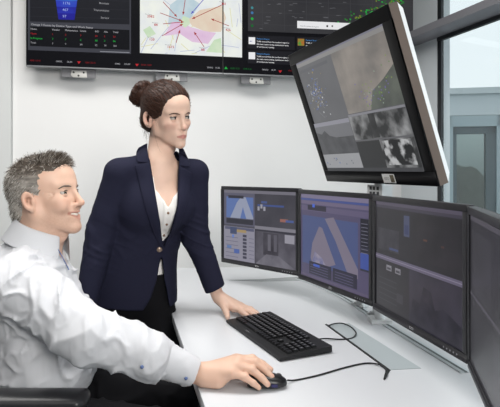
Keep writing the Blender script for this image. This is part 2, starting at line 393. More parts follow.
def paint_right(c, a0, w):
    q = xy(a0)
    P = lambda pts, m: c.poly([q(*p) for p in pts], m)
    map_part(c, q, False, A2, a0)
    P([(248, 31), (420, 38), (420, -28), (248, -33)], SM('#303033', 1, color2='#3a3a3c', scale=3))
    for k in range(6):
        x = 262+k*22; P([(x, 31), (x+.5, 31), (x+.5, -30), (x, -30)], SM('#3d3d40', 1))
    for k in range(4):
        y = 24-k*12; P([(248, y), (420, y+7), (420, y+6.6), (248, y-.4)], SM('#3d3d40', 1))
    rr = random.Random(5)
    for i in range(120):
        t = rr.random(); x = 345+60*t+rr.gauss(0, 5); y = 24-26*t+rr.gauss(0, 3.2)
        if y < 30: P([(x-.8, y-.8), (x+1, y-.6), (x+.7, y+.8), (x-.5, y+.6)], rr.choice([GRN, DGR, SM('#2c7c2f', 1), SM('#6b7a2a', 1)]))
    for i in range(26):
        x, y = rr.uniform(256, 345), rr.uniform(2, 29); P([(x, y), (x+rr.uniform(2, 6), y+.2), (x+rr.uniform(2, 5), y+.9), (x, y+.7)], SM('#56565a', 1))
    for k, (yy, m) in enumerate(((8, SM('#3d7f86', 1)), (13, SM('#3a6fa0', 1)), (19, GRN), (26, DGR))): a, z = q(252, yy); c.disc(a, z, .009, m)
    P([(297, 28.3), (356, 30.6), (356, 23.6), (297, 21)], SM('#e4e4e6', .95)); a, z = q(300, 26.6); c.text('search network region', a, z, .014, SM('#7b8087', .9))
    a, z = q(327, 26.3); c.disc(a, z, .007, SM('#222222', 1)); a, z = q(332, 26.3); c.disc(a, z, .006, SM('#555555', 1))
    P([(246, 61), (420, 68), (420, 39), (246, 33.4)], SM('#0b0b0d', 1))
    for k, (x, y) in enumerate(((247.5, 35.5), (247.5, 50.5), (296.5, 37))):
        w2 = 47
        P([(x, y+13), (x+w2, y+14.8), (x+w2, y+1.4), (x, y)], SM('#1b1b1f', 1))
        P([(x+1, y+8.7), (x+7.5, y+9), (x+7.5, y+2), (x+1, y+1.8)], WHT if k < 2 else SM('#b5562a', 1, color2='#4d8a3a', scale=30))
        if k == 0: a, z = q(x+2.0, y+6.4); c.text('BBC', a, z, .010, SM('#2a3f9a', .9), True)
        for r in range(4):
            a, z = q(x+9, y+3.6+r*2.7+.3); c.text(('Network Report', 'Traffic moved from the northern region to', 'the main centre during maintenance work', 'all services are running')[r], a, z, .0125, SM('#4f8fd0', 1) if r == 0 else WHT, r > 0)
    ticker(c, q, [(243, 'CMB 3.26', DGR, .015), (262, 'PINCD', WHT, .015), (271, '28.37', WHT, .015), (288, 'VLX 8.2', REDD, .015)], w)
    tri(c, q, 225.8, 69.2, GRN, True); tri(c, q, 280, 70.6, RED, False); a, z = q(230, 69.2); c.text('AUD 3.21', a, z, .015, DGR, True)
d1, w1, h1 = display_panel('wall_display', 'large wall display on the left with funnel chart, event table and most of a map', A0, A1, paint_left)
d2, w2_, h2 = display_panel('wall_display', 'large wall display on the right, partly behind the tilted monitor', A2, A2+(A1-A0), paint_right)
M_brk = mat('bracket_steel', '#6a6a6d', .5, .2, var=.1, vscale=40); M_brl = mat('bracket_zinc', '#b9b8b3', .5, .1)
def bracket(parent, a0, px):
    x = wall_px(px, 70)[0]-a0
    bm = bmesh.new(); bx(bm, x-.098, x+.098, .030, .05, -.056, -.004); bx(bm, x-.05, x+.05, .05, .125, -.02, -.006); bk = finish('mount_bracket', bm, M_brk, parent, bev=.003)
    bm = bmesh.new(); prism(bm, [(x-.045, -.046), (x-.03, -.058), (x+.05, -.058), (x+.045, -.016), (x-.04, -.016)], 0, .006, Matrix(((1, 0, 0, 0), (0, 0, 1, .023), (0, 1, 0, 0), (0, 0, 0, 1))))
    finish('bracket_plate', bm, M_brl, bk, bev=.001)
    bm = bmesh.new()
    for dx, dz in ((-.028, -.028), (.03, -.028), (.0, -.047)): cyl(bm, (x+dx, .0215, dz), (x+dx, .025, dz), .006, n=10)
    finish('bracket_hole', bm, mat('hole_black', '#0b0b0b', .6), bk)
bracket(d1, A0, 78); bracket(d1, A0, 172); bracket(d2, A2, 257); bracket(d2, A2, 362)

# ---------------------------------------------------------------- desk
DZ0 = .74
M_desk = mat('desk_white', '#d3d5d9', .28, spec=.5, var=.008, vscale=4)
M_alu = mat('aluminium', '#c9cfd2', .35, .4)
desk = thing('desk', 'large white control room desk with slanted front edge under the monitors', 'desk', (.3, 1.7, 0))
def rel(o, p): return Vector(p)-o.location
bm = bmesh.new()
def E(Y): return (-.337+(2.03-Y)*.2569, Y)
top = [E(2.7), E(.45), (.95, .35), (1.5, 1.0), (1.35, 2.1), (.75, 2.8)]
prism(bm, [(x-.3, y-1.7) for x, y in top], DZ0-.03, DZ0)
finish('desk_top', bm, M_desk, desk, bev=.002)
for x, y in ((.25, 2.45), (.85, 1.9), (.75, .8)):
    bm = bmesh.new(); bx(bm, x-.345, x-.255, y-1.73, y-1.67, .02, DZ0-.03); bx(bm, x-.7, x+.1, y-1.74, y-1.66, 0, .03)
    finish('leg', bm, M_alu, desk, bev=.004)
# grey service plate let into the top and the cable slot beside it
pl = [on(*p, DZ0) for p in ((328, 325), (349, 323.3), (421, 368.5), (389, 370.2))]
bm = bmesh.new(); prism(bm, [(p.x-.3, p.y-1.7) for p in pl], DZ0-.002, DZ0+.0012); finish('service_plate', bm, mat('plate_grey', '#b4bcbf', .45, .15), desk)
sa, sb = on(326, 324.6, DZ0), on(389.5, 370.8, DZ0); sc = on(384, 380, DZ0)
bm = bmesh.new()
def strip(bm, pts, w, z0, z1, org):
    pts = [Vector((p.x, p.y, 0)) for p in pts]; L_, R_ = [], []
    for i, p in enumerate(pts):
        d = (pts[min(i+1, len(pts)-1)]-pts[max(0, i-1)]).normalized(); n = Vector((-d.y, d.x, 0))
        L_.append(p+n*w/2); R_.append(p-n*w/2)
    prism(bm, [(p.x-org.x, p.y-org.y) for p in R_+L_[::-1]], z0, z1)
strip(bm, [sa, sb], .0065, DZ0-.002, DZ0+.0022, desk.location)
prism(bm, [(p.x-.3, p.y-1.7) for p in (on(386, 369, DZ0), on(390, 371, DZ0), on(384.6, 380.5, DZ0), on(383.4, 379.5, DZ0))], DZ0-.002, DZ0+.002)
finish('cable_slot', bm, mat('slot_black', '#141517', .7), desk)
# mounting rail let into the desk behind the screens
rp = [on(*p, DZ0) for p in ((229, 280), (262, 280.5), (297, 279), (338, 295), (372, 316), (410, 339), (466, 373))]
rl = catmull([tuple(p) for p in rp], 6)
bm = bmesh.new(); strip(bm, rl[12:], .030, DZ0-.001, DZ0+.003, desk.location); finish('rail', bm, M_alu, desk, bev=.001)
bm = bmesh.new(); strip(bm, rl[12:], .008, DZ0, DZ0+.0036, desk.location); finish('rail_groove', bm, mat('groove_grey', '#5e6668', .6), desk)
bm = bmesh.new(); prism(bm, [(p.x-.3, p.y-1.7) for p in [on(*q, DZ0) for q in ((229, 280.2), (262, 281.6), (300, 280.6), (300, 276.6), (262, 279.2))]], DZ0-.001, DZ0+.0008); finish('rail_slot', bm, mat('slot_grey', '#9a9d9e', .7), desk)

# ---------------------------------------------------------------- desk monitors
SPEC[0] = .3
M_bez = mat('monitor_bezel', '#26262a', .42, spec=.4, bump=.05, bscale=900)
M_back = mat('monitor_back', '#1d1d20', .55)
MW, MH, BZ = .4694, .36, .0165
def frame_bm(w, h, b, bb, d0, d1):
    bm = bmesh.new()
    bx(bm, -w/2, w/2, d0, d1, -h/2, -h/2+bb); bx(bm, -w/2, w/2, d0, d1, h/2-b, h/2)
    bx(bm, -w/2, -w/2+b, d0, d1, -h/2+bb, h/2-b); bx(bm, w/2-b, w/2, d0, d1, -h/2+bb, h/2-b)
    bmesh.ops.remove_doubles(bm, verts=bm.verts, dist=1e-6)
    return bm
def add_text(name, s, size, m, parent, loc, center=True):
    v, f = text_mesh(s, size); me = bpy.data.meshes.new(name)
    dx = -(v[:, 0].max()+v[:, 0].min())/2 if center else 0
    me.from_pydata([(p[0]+dx, 0, p[1]) for p in v], [], f)
    return link(name, me, parent, m, loc)
M_lab = mat('label_white', '#e9e9ea', .5)
def monitor(label, loc, yaw, painter, mount=True):
    rt = thing('desk_monitor', label, 'monitor', loc, yaw, 'row of four desk monitors')
    fo = finish('bezel', frame_bm(MW, MH, BZ, .021, 0, .022), M_bez, rt, bev=.002)
    bm = bmesh.new(); bx(bm, -MW/2+.004, MW/2-.004, .0225, .034, -MH/2+.004, MH/2-.004); bx(bm, -.15, .15, .034, .06, -.11, .11); finish('back_shell', bm, M_back, rt, bev=.006)
    c = Canvas(); x0, x1, z0, z1 = -MW/2+BZ-.001, MW/2-BZ+.001, -MH/2+.02, MH/2-BZ+.001
    painter(c, x0, x1, z0, z1); c.build('screen', rt, (0, .004, 0))
    add_text('logo', 'EIZO', .0095, M_lab, rt, (0, -.0006, -MH/2+.007))
    bm = bmesh.new()
    for k in range(5): cyl(bm, (MW/2-.035-k*.013, .001, -MH/2+.010), (MW/2-.035-k*.013, -.0008, -MH/2+.010), .0022, n=8)
    finish('button', bm, mat('button_grey', '#8b8b90', .5), rt)
    bm = bmesh.new(); bx(bm, -.05, .05, .06, .068, -.05, .05); cyl(bm, (0, .066, 0), (0, .105, 0), .018); finish('mount_arm', bm, M_alu, rt, bev=.002)
    return rt
def quad(c, x0, x1, z0, z1, fx0, fz0, fx1, fz1, m): c.rect(x0+(x1-x0)*fx0, z0+(z1-z0)*fz0, x0+(x1-x0)*fx1, z0+(z1-z0)*fz1, m)
def fp(c, x0, x1, z0, z1, pts, m): c.poly([(x0+(x1-x0)*a, z0+(z1-z0)*b) for a, b in pts], m)
def paint1(c, *B):  # colours washed out to include the glare veil on the glass
    q = lambda *a: quad(c, *B, *a)
    q(0, 0, 1, 1, SM('#38373f', 1))
    q(0, .955, 1, 1, SM('#6c6a74', 1)); q(0, .50, .46, .955, SM('#585766', 1)); q(.46, .50, 1, .955, SM('#3d3c43', 1, color2='#47464d', scale=9))
    q(.04, .60, .44, .90, SM('#586c9c', 1)); fp(c, *B, [(.10, .60), (.2, .82), (.26, .9), (.33, .9), (.44, .62), (.44, .60), (.34, .60), (.29, .76), (.25, .60)], SM('#8a90a4', 1))
    q(.04, .52, .44, .59, SM('#34343c', 1)); q(.07, .88, .3, .92, SM('#34343c', 1))
    q(.5, .79, .85, .815, SM('#42507f', 1)); q(.55, .83, .63, .86, SM('#47547f', 1)); q(.80, .60, .9, .64, SM('#8a5f58', 1)); q(.87, .60, .97, .63, SM('#4a5888', 1))
    for k in range(3): x, z = .5+.04*k, .73+.03*(k % 2); q(x, z, x+.028, z+.055, SM('#90909a', 1))
    q(.46, .475, 1, .52, SM('#77757e', 1)); q(0, .475, .46, .50, SM('#494852', 1))
    q(0, .0, .46, .475, SM('#84828f', 1)); q(.02, .43, .45, .47, SM('#55566a', 1))
    q(.10, .37, .2, .47, SM('#444c66', 1)); q(.2, .40, .34, .44, SM('#97835f', 1)); q(.13, .31, .16, .36, SM('#5c78b8', 1))
    for k in range(7): q(.29, .04+k*.05, .345, .075+k*.05, SM('#3f3f4c', 1))
    for k in range(6): q(.03, .04+k*.055, .22, .05+k*.055, SM('#6a697a', 1)); q(.38, .05+k*.055, .45, .06+k*.055, SM('#6a697a', 1))
    q(.05, .16, .12, .2, SM('#58719e', 1)); q(.16, .1, .24, .16, SM('#4c5f98', 1))
    q(.47, .0, 1, .45, SM('#5d5b64', 1, color2='#45434b', scale=10)); q(.58, .14, .78, .44, SM('#35333a', 1, color2='#4a4850', scale=14)); q(.64, .2, .68, .42, SM('#5f5d66', 1)); q(.72, .2, .76, .42, SM('#57555e', 1))
    q(.86, .33, .98, .44, SM('#8c8a94', 1)); fp(c, *B, [(.47, 0), (.62, .15), (.78, .15), (1, 0)], SM('#6d6b74', 1, color2='#5a5861', scale=16))
def paint2(c, *B):
    q = lambda *a: quad(c, *B, *a)
    q(0, 0, 1, 1, SM('#4b4660', 1)); q(0, .95, 1, 1, SM('#6e6880', 1)); q(0, .925, 1, .948, SM('#3d4a80', 1)); q(0, .88, 1, .922, SM('#625a72', 1)); q(0, .80, 1, .86, SM('#57506a', 1)); q(.12, .81, .42, .87, SM('#2a2836', 1)); q(.2, .845, .24, .885, SM('#3f5cb8', 1))
    q(.03, .16, .86, .74, SM('#434d74', 1)); 
    fp(c, *B, [(.4, .73), (.53, .76), (.86, .26), (.86, .16), (.74, .16), (.56, .50)], SM('#6f6878', 1))
    fp(c, *B, [(.17, .24), (.20, .42), (.31, .63), (.36, .62), (.56, .24), (.42, .18), (.2, .18)], SM('#6f6878', 1))
    fp(c, *B, [(.2, .20), (.24, .33), (.36, .27), (.42, .19)], SM('#5b5f86', 1, color2='#8a8290', scale=40))
    q(.89, .5, .99, .79, SM('#22222c', 1)); q(.89, .26, .99, .5, SM('#2c2c3a', 1)); q(.89, .28, .99, .44, SM('#3c4c8c', 1))
    for k in range(9): q(.90, .44+k*.037, .98, .447+k*.037, SM('#60606e', 1))
    q(.15, .05, .50, .20, SM('#292838', 1)); q(.52, .05, .85, .20, SM('#292838', 1))
    for k in range(4): q(.17, .07+k*.03, .45, .078+k*.03, SM('#4e4c68', 1)); q(.55, .07+k*.03, .8, .078+k*.03, SM('#4e4c68', 1))
    q(.22, .15, .32, .18, SM('#3c54a6', 1)); q(0, 0, 1, .035, SM('#544d64', 1))
def paint3(c, *B):
    q = lambda *a: quad(c, *B, *a)
    q(0, 0, 1, 1, SM('#2b2a2e', 1)); q(0, .965, 1, 1, SM('#4d4856', 1)); q(0, .94, 1, .963, SM('#3c3944', 1))
    q(.39, .72, .46, .90, SM('#43475e', 1)); q(.40, .74, .45, .82, SM('#363b58', 1)); q(.5, .55, 1, .93, SM('#272629', 1, color2='#302e32', scale=12))
    q(.04, .55, .33, .75, SM('#302f35', 1, color2='#3b3a40', scale=30)); q(.2, .565, .32, .585, SM('#3f4666', 1))
    q(0, .455, 1, .50, SM('#5b5668', 1)); q(0, .475, 1, .482, SM('#7a7486', 1))
    for k in range(2): q(.16+k*.12, .37, .23+k*.12, .42, SM('#77757c', 1)); q(.17+k*.12, .38, .22+k*.12, .40, SM('#3c3b42', 1))
    q(.46, 0, 1, .45, SM('#2b2a32', 1, color2='#37343f', scale=9)); fp(c, *B, [(.46, .0), (.5, .22), (.58, .2), (.62, .35), (.7, .33), (.74, .2), (.82, .24), (1, .16), (1, 0)], SM('#23222a', 1, color2='#302e38', scale=24))
    for k in range(5): q(.05, .08+k*.05, .3, .088+k*.05, SM('#39383e', 1))
    q(.30, .12, .38, .2, SM('#38373d', 1)); q(.62, .72, .66, .735, SM('#553c34', 1)); q(.8, .7, .83, .715, SM('#483734', 1))
def paint4(c, *B):
    q = lambda *a: quad(c, *B, *a)
    q(0, 0, 1, 1, SM('#2b2a2e', 1)); q(0, .96, 1, 1, SM('#46434a', 1)); q(.05, .5, .5, .9, SM('#2f2e32', 1, color2='#36353a', scale=8)); q(.0, .46, 1, .48, SM('#45424a', 1)); q(.55, .1, .95, .4, SM('#333136', 1))
m1 = monitor('leftmost desk monitor, showing four window panes with blue map and grey camera view', (.0307, 2.2093, 1.26-.2467), -.7733, paint1)
m2 = monitor('second desk monitor from the left, showing a large blue coast map', (.2917, 1.8112, 1.26-.2504), -1.1456, paint2)
m3 = monitor('third desk monitor from the left, dark screen with grey bar across the middle', (.4384, 1.3574, 1.26-.2540), -1.3566, paint3)
m4y = R(-105); m4d = Vector((math.cos(m4y), math.sin(m4y), 0))
m4 = monitor('rightmost desk monitor, nearest the camera and cut off by the frame', Vector((.486, 1.118, 1.26-.2565))+m4d*MW/2, m4y, paint4)

# curved carrier bar behind the monitors, standing on two posts
car = thing('monitor_carrier', 'white carrier bar and posts standing behind the desk monitors', 'monitor stand', (.47, 1.80, DZ0))
cp = []
for m in (m1, m2): cp.append(m.location + Matrix.Rotation(m.rotation_euler.z, 3, 'Z') @ Vector((0, .115, 0)))
cp.append(Vector((.475, 1.78, 1.005)))
for m in (m3, m4): cp.append(m.location + Matrix.Rotation(m.rotation_euler.z, 3, 'Z') @ Vector((0, .115, 0)))
M_wm = mat('white_metal', '#dcdedf', .35, .1)
bm = bmesh.new(); tube(bm, [rel(car, p) for p in catmull([tuple(p) for p in cp], 8)], .014, 10); finish('bar', bm, M_wm, car, smooth=True)
for px, py in ((.47, 1.80), (.78, 1.25)):
    bm = bmesh.new(); cyl(bm, rel(car, (px, py, DZ0+.002)), rel(car, (px, py, 1.03)), .016, n=16); finish('post', bm, M_wm, car, smooth=False)
bm = bmesh.new(); cyl(bm, rel(car, (.78, 1.25, 1.005)), rel(car, (.545, 1.36, 1.005)), .012); finish('strut', bm, M_wm, car)
for cx_, cy_ in ((362, 304), (379, 314)):
    p = on(cx_, cy_+1.5, DZ0+.003); d = Matrix.Rotation(R(-62), 4, 'Z'); T = Matrix.Translation(rel(car, p)) @ d
    bm = bmesh.new(); bx(bm, -.026, .026, -.02, .014, 0, .012, T); bx(bm, -.018, .018, -.014, .012, .012, .042, T); bx(bm, -.03, -.018, -.03, -.012, 0, .008, T); bx(bm, .012, .04, -.026, -.016, 0, .006, T)
    cyl(bm, T @ Vector((0, -.013, .022)), T @ Vector((0, -.024, .022)), .006, n=10)
    finish('clamp', bm, M_wm, car, bev=.002)

# ---------------------------------------------------------------- big tilted monitor on its pole
bigS = 1.30
BW, BH = .50*bigS, .40*bigS
big = thing('tilted_monitor', 'big tilted monitor on a pole above the desk monitors, showing satellite and camera pictures', 'monitor', (.259*bigS, 1.287*bigS, 1.26+.158*bigS))
big.rotation_mode = 'ZXY'
rotb = Matrix.Rotation(-1.2305, 3, 'Z') @ Matrix.Rotation(.3412, 3, 'X') @ Matrix.Rotation(.0065, 3, 'Y')
big.rotation_mode = 'QUATERNION'; big.rotation_quaternion = rotb.to_quaternion()
bb = .042
finish('bezel', frame_bm(BW, BH, bb, bb+.004, 0, .006), mat('gloss_bezel', '#0f0f11', .35, spec=.12), big, bev=.002)
bm = bmesh.new(); bx(bm, -BW/2, BW/2, .0065, .036, -BH/2, BH/2); finish('side_band', bm, mat('bronze_side', '#75675f', .38, .75, bump=.15, bscale=120, bstretch=(1, 1, 30)), big, bev=.004)
bm = bmesh.new(); bx(bm, -BW/2+.001, BW/2-.001, .0365, .068, -BH/2+.001, BH/2-.001)
for v in bm.verts:
    if v.co.y > .05: v.co.x *= .93; v.co.z *= .93
finish('back_shell', bm, mat('shell_white', '#e6e8e9', .4), big, bev=.012, seg=3)
c = Canvas(); B = (-BW/2+bb-.001, BW/2-bb+.001, -BH/2+bb+.003, BH/2-bb+.001)
q = lambda *a: quad(c, *B, *a)
q(0, 0, 1, 1, SM('#545557', 1)); q(0, .985, 1, 1, SM('#6f6f7c', 1)); q(0, .955, 1, .985, SM('#7f7e7d', 1)); q(0, .45, .46, .955, SM('#58595c', 1, color2='#606164', scale=5)); q(0.02, .9, .4, .925, SM('#55565a', 1))  # picture greys lifted to include the room's veil of reflection
q(.46, .47, 1, .955, SM('#696663', 1, color2='#8d867f', scale=7, lo=.36, hi=.64)); 
fp(c, *B, [(.70, .47), (1, .47), (1, .74), (.88, .66), (.76, .60)], SM('#454846', 1, color2='#5a5f58', scale=12))
rr = random.Random(11)
for i in range(90):
    a = rr.gauss(.16, .05); b_ = rr.gauss(.68, .09)
    if b_ > .90 or b_ < .47 or a < .01: continue
    s_ = rr.uniform(.004, .011); q(a, b_, a+s_, b_+s_*1.2, SM(rr.choice(['#c9c9cc', '#4d69b0', '#a08a4c', '#7f8186', '#5a79c0']), .9))
for i in range(26):
    a, b_ = rr.gauss(.16, .04), rr.gauss(.68, .07); a2, b2 = a+rr.uniform(-.06, .06), b_+rr.uniform(-.08, .08)
    X = lambda u, v: (B[0]+(B[1]-B[0])*u, B[2]+(B[3]-B[2])*v)
    if max(b_, b2) < .9: c.line(X(a, b_), X(a2, b2), .0012, SM('#8f9196', .9))
for i in range(60):
    a = rr.gauss(.80, .10); b_ = .58+(.1 if a > .9 else 0)+rr.gauss(0, .06)
    if a > .985 or a < .5 or b_ < .48: continue
    q(a, b_, a+.008, b_+.009, SM(rr.choice(['#5d7f4a', '#7c8f4c', '#8b9a8c', '#6a5f9a']), .9))
q(0, .03, .455, .42, SM('#38383a', 1)); q(0, .41, .455, .445, SM('#83838c', 1)); q(0, .03, .455, .165, SM('#8e8f92', 1)); q(0, .155, .455, .36, SM('#37383a', 1, color2='#4a4b4d', scale=10))
q(0, .30, .455, .41, SM('#68696d', 1)); fp(c, *B, [(0, .16), (0, .36), (.07, .34), (.12, .37), (.17, .32), (.25, .30), (.455, .27), (.455, .16)], SM('#414245', 1, color2='#515255', scale=20))
for i in range(14):
    a, b_ = rr.uniform(.02, .42), rr.uniform(.05, .13); q(a, b_, a+.012, b_+.012, SM(rr.choice(['#5c6f9e', '#9a9ca0', '#6c7078']), .9))
q(.46, .03, 1, .465, SM('#2c2d2e', 1, color2='#8c8d8e', scale=16, lo=.42, hi=.68))
q(.46, .245, 1, .258, SM('#59595c', 1)); q(.46, .448, 1, .465, SM('#7a7a80', 1)); q(.46, .03, .70, .245, SM('#2f3031', 1)); q(.66, .262, .72, .448, SM('#252627', 1, color2='#3a3b3c', scale=20))
q(.72, .05, .97, .235, SM('#1d1e1f', 1, color2='#a9aaab', scale=24, lo=.47, hi=.60)); q(0, 0, 1, .03, SM('#3c3d40', 1))
c.build('screen', big, (0, .0025, 0))
bm = bmesh.new(); bx(bm, .07, .135, -.0012, .0, -BH/2+.006, -BH/2+.036); ps = finish('sticker', bm, mat('sticker_white', '#f0f0ee', .5), big)
bm = bmesh.new(); bx(bm, .112, .131, -.0018, -.0011, -BH/2+.009, -BH/2+.033); finish('sticker_mark', bm, mat('sticker_olive', '#6b6350', .5, var=.4, vscale=120), ps)
add_text('sticker_text', 'EIZO', .012, mat('sticker_ink', '#8b8b88', .5), ps, (.092, -.0014, -BH/2+.017))
pole = thing('monitor_pole', 'white pole clamped to the desk, carrying the big tilted monitor', 'monitor stand', (.45, 1.735, DZ0))
bm = bmesh.new(); cyl(bm, (0, 0, .0), (0, 0, .70), .018, n=20); finish('tube', bm, M_wm, pole, smooth=True)
bm = bmesh.new(); bx(bm, -.035, .035, -.035, .035, .0, .014); finish('foot', bm, M_wm, pole, bev=.003)
pc = big.location + rotb @ Vector((.0, .075, .0)); hz = rel(pole, pc)
bm = bmesh.new(); cyl(bm, (0, 0, hz.z), hz, .02, n=16); bx(bm, -.028, .028, -.028, .028, hz.z-.05, hz.z+.03); finish('tilt_head', bm, M_wm, pole, bev=.002)
bm = bmesh.new(); Tq = Matrix.Rotation(R(-66), 4, 'Z')
bx(bm, -.04, .04, -.022, .022, .435, .475, Tq); hh = finish('clamp_block', bm, M_wm, pole, bev=.003)
bm = bmesh.new()
for x in (-.026, -.008, .012): bx(bm, x, x+.011, -.0235, -.021, .439, .452, Tq); bx(bm, x, x+.011, -.0235, -.021, .458, .47, Tq)
finish('clamp_slot', bm, mat('slot_dark', '#3c3d3f', .5), hh)

# ---------------------------------------------------------------- keyboard
kc = [on(*p, DZ0+.016) for p in ((269, 312), (227, 319), (281, 357), (331, 347))]
kO = sum(kc, Vector())/4; kx = ((kc[2]-kc[1])+(kc[3]-kc[0])).normalized(); kx = Vector((kx.x, kx.y, 0)).normalized(); ky = Vector((-kx.y, kx.x, 0))
KL = ((kc[2]-kc[1]).length+(kc[3]-kc[0]).length)/2; KW = ((kc[0]-kc[1]).length+(kc[3]-kc[2]).length)/2
print('KEYB', KL, KW, kO)
kb = thing('keyboard', 'black full-size keyboard lying on the white desk', 'keyboard', (kO.x, kO.y, DZ0), math.atan2(kx.y, kx.x))
# local x runs from the far-left end towards the camera, y towards the monitors
bm = bmesh.new(); vs = bx(bm, -KL/2, KL/2, -KW/2, KW/2, .003, .015)
for v in vs:
    if v.co.z > .01: v.co.z = .011 if v.co.y < 0 else .021
finish('case', bm, mat('keyboard_black', '#1c1c1e', .5, spec=.4), kb, bev=.003)
M_key = mat('key_black', '#151517', .38, spec=.5); M_leg = mat('key_legend', '#77777a', .5)
bm = bmesh.new(); lm = bmesh.new(); u = (KL-.02)/23
rows = 6
def kz(y): return .011+(y+KW/2)/KW*.010
for r in range(rows):
    yy = -KW/2+.030+r*(KW-.052)/rows*1.02; ks = (KW-.05)/rows*.86
    x = -KL/2+.012
    lay = [(1, 15), (.4, 0), (1, 3), (.35, 0), (1, 4)]
    for n_, cnt in lay:
        if cnt == 0: x += u*n_; continue
        k = 0
        while k < cnt:
            wd = 1
            if r == 0 and cnt == 15:
                if k == 4: wd = 6
            w_ = u*wd
            skip = (r == 5 and cnt == 4) or (cnt == 3 and (r == 1 and k != 1 or r == 2)) 
            if not skip:
                z_ = kz(yy+ks/2); vs = bx(bm, x+.0012, x+w_-.0012, yy, yy+ks, z_, z_+.0065)
                for v in vs[4:]:
                    v.co.x = x+w_/2+(v.co.x-x-w_/2)*.84; v.co.y = yy+ks/2+(v.co.y-yy-ks/2)*.80
                if wd == 1 and r > 0: bx(lm, x+u*.35, x+u*.62, yy+ks*.42, yy+ks*.74, z_+.0063, z_+.0067)
            x += w_; k += wd
finish('key', bm, M_key, kb); kb.children[-1]['kind'] = 'stuff'
finish('key_legend', lm, M_leg, [c_ for c_ in kb.children if c_.name.startswith('key')][-1])
add_text('logo', 'CHERRY', .0075, mat('logo_grey', '#a5a5a8', .5), kb, (0, 0, 0))
lg = kb.children[-1]; lg.rotation_euler = (-PI/2, 0, 0); lg.location = (-.05, -KW/2+.012, kz(-KW/2+.012)+.0006)
for sx in (-1, 1):
    for sy in (-1, 1): bm = bmesh.new(); bx(bm, sx*(KL/2-.03)-.008, sx*(KL/2-.03)+.008, sy*(KW/2-.02)-.005, sy*(KW/2-.02)+.005, 0, .004); finish('foot', bm, M_back, kb)
M_cab = mat('cable_black', '#111113', .5)
def cable(name, label, pts, r=.0022):
    bm = bmesh.new(); P = catmull(pts, 10); o0 = Vector(pts[0]); tube(bm, [Vector(p)-o0 for p in P], r, 8)
    o = finish(name, bm, M_cab, smooth=True); o.location = o0; tag(o, label, 'cable'); return o
zc = DZ0+.0026
cable('keyboard_cable', 'thin black cable looping from the keyboard into the desk slot', [tuple(p) for p in (on(318, 339.2, DZ0+.012), on(326, 338.6, DZ0+.006), on(341, 339.3, zc), on(352, 338.0, zc), on(356, 333, zc+.004), on(351, 327, zc+.006), on(342, 323.3, zc+.005), on(333, 324, zc+.003), on(328, 326.0, zc))])

# ---------------------------------------------------------------- mouse
ms = thing('computer_mouse', 'black mouse on the desk under the seated man\'s hand', 'mouse', (.041, 1.213, DZ0), R(-3))
bm = bmesh.new(); r = bmesh.ops.create_uvsphere(bm, u_segments=32, v_segments=20, radius=1)
for v in bm.verts:
    x, y, z = v.co
    sx = math.copysign(abs(x)**.8, x); sy = math.copysign(abs(y)**.8, y); sz = math.copysign(abs(z)**.8, z)
    zz = max(sz, -.25)
    v.co = Vector((sx*.049, sy*.0275*(1-.12*sx), .0105+zz*(.023-.007*sx)*(1 if zz > 0 else 1)*.95))
for v in bm.verts: v.co.z = max(v.co.z, .002)
finish('body', bm, mat('mouse_black', '#161618', .35), ms, smooth=True)
bm = bmesh.new(); cyl(bm, (.028, -.004, .0225), (.028, .004, .0225), .009, n=18); finish('scroll_wheel', bm, mat('rubber_grey', '#3a3a3d', .6), ms, bev=.0015)
bm = bmesh.new(); bx(bm, .012, .026, -.0300, -.0270, .010, .016); finish('side_badge', bm, mat('badge_blue', '#2c2a5c', .4), ms, bev=.001)
cable('mouse_cable', 'thin black cable running from the mouse to the end of the desk slot', [tuple(p) for p in (on(287.5, 380.3, DZ0+.008), on(296, 380.0, zc), on(318, 375.3, zc), on(345, 367.5, zc), on(366, 363.2, zc), on(380, 365, zc+.002), on(387, 371.5, zc+.001), on(385, 378.5, zc))])
# ---------------------------------------------------------------- implicit-surface modelling for bodies and clothes
def V3(*a): return np.array(a, dtype=np.float64)
_lat = rng.random((32, 32, 32)).astype(np.float32)*2-1
def noise3(P):
    """smooth value noise, about -1..1"""
    i = np.floor(P).astype(np.int64); f = P-i; f = f*f*(3-2*f); i &= 31; j = (i+1) & 31
    x0, y0, z0, x1, y1, z1 = i[..., 0], i[..., 1], i[..., 2], j[..., 0], j[..., 1], j[..., 2]
    fx, fy, fz = f[..., 0], f[..., 1], f[..., 2]
    l = lambda a, b, t: a+(b-a)*t
    return l(l(l(_lat[x0, y0, z0], _lat[x1, y0, z0], fx), l(_lat[x0, y1, z0], _lat[x1, y1, z0], fx), fy),
             l(l(_lat[x0, y0, z1], _lat[x1, y0, z1], fx), l(_lat[x0, y1, z1], _lat[x1, y1, z1], fx), fy), fz)
def p_rc(a, b, ra, rb):
    a = np.asarray(a, float); b = np.asarray(b, float); ab = b-a; L2 = max(ab@ab, 1e-12)
    def f(P):
        t = np.clip(((P-a)@ab)/L2, 0, 1); return np.linalg.norm(P-a-t[..., None]*ab, axis=-1)-(ra+t*(rb-ra))
    return f, (a+b)/2, math.sqrt(L2)/2+max(ra, rb)
def p_ell(c, r, Rm=None):
    c = np.asarray(c, float); r = np.asarray(r, float); Rm = np.eye(3) if Rm is None else Rm
    def f(P):
        q = (P-c)@Rm; k0 = np.linalg.norm(q/r, axis=-1); k1 = np.linalg.norm(q/(r*r), axis=-1)
        return k0*(k0-1)/np.maximum(k1, 1e-9)
    return f, c, r.max()
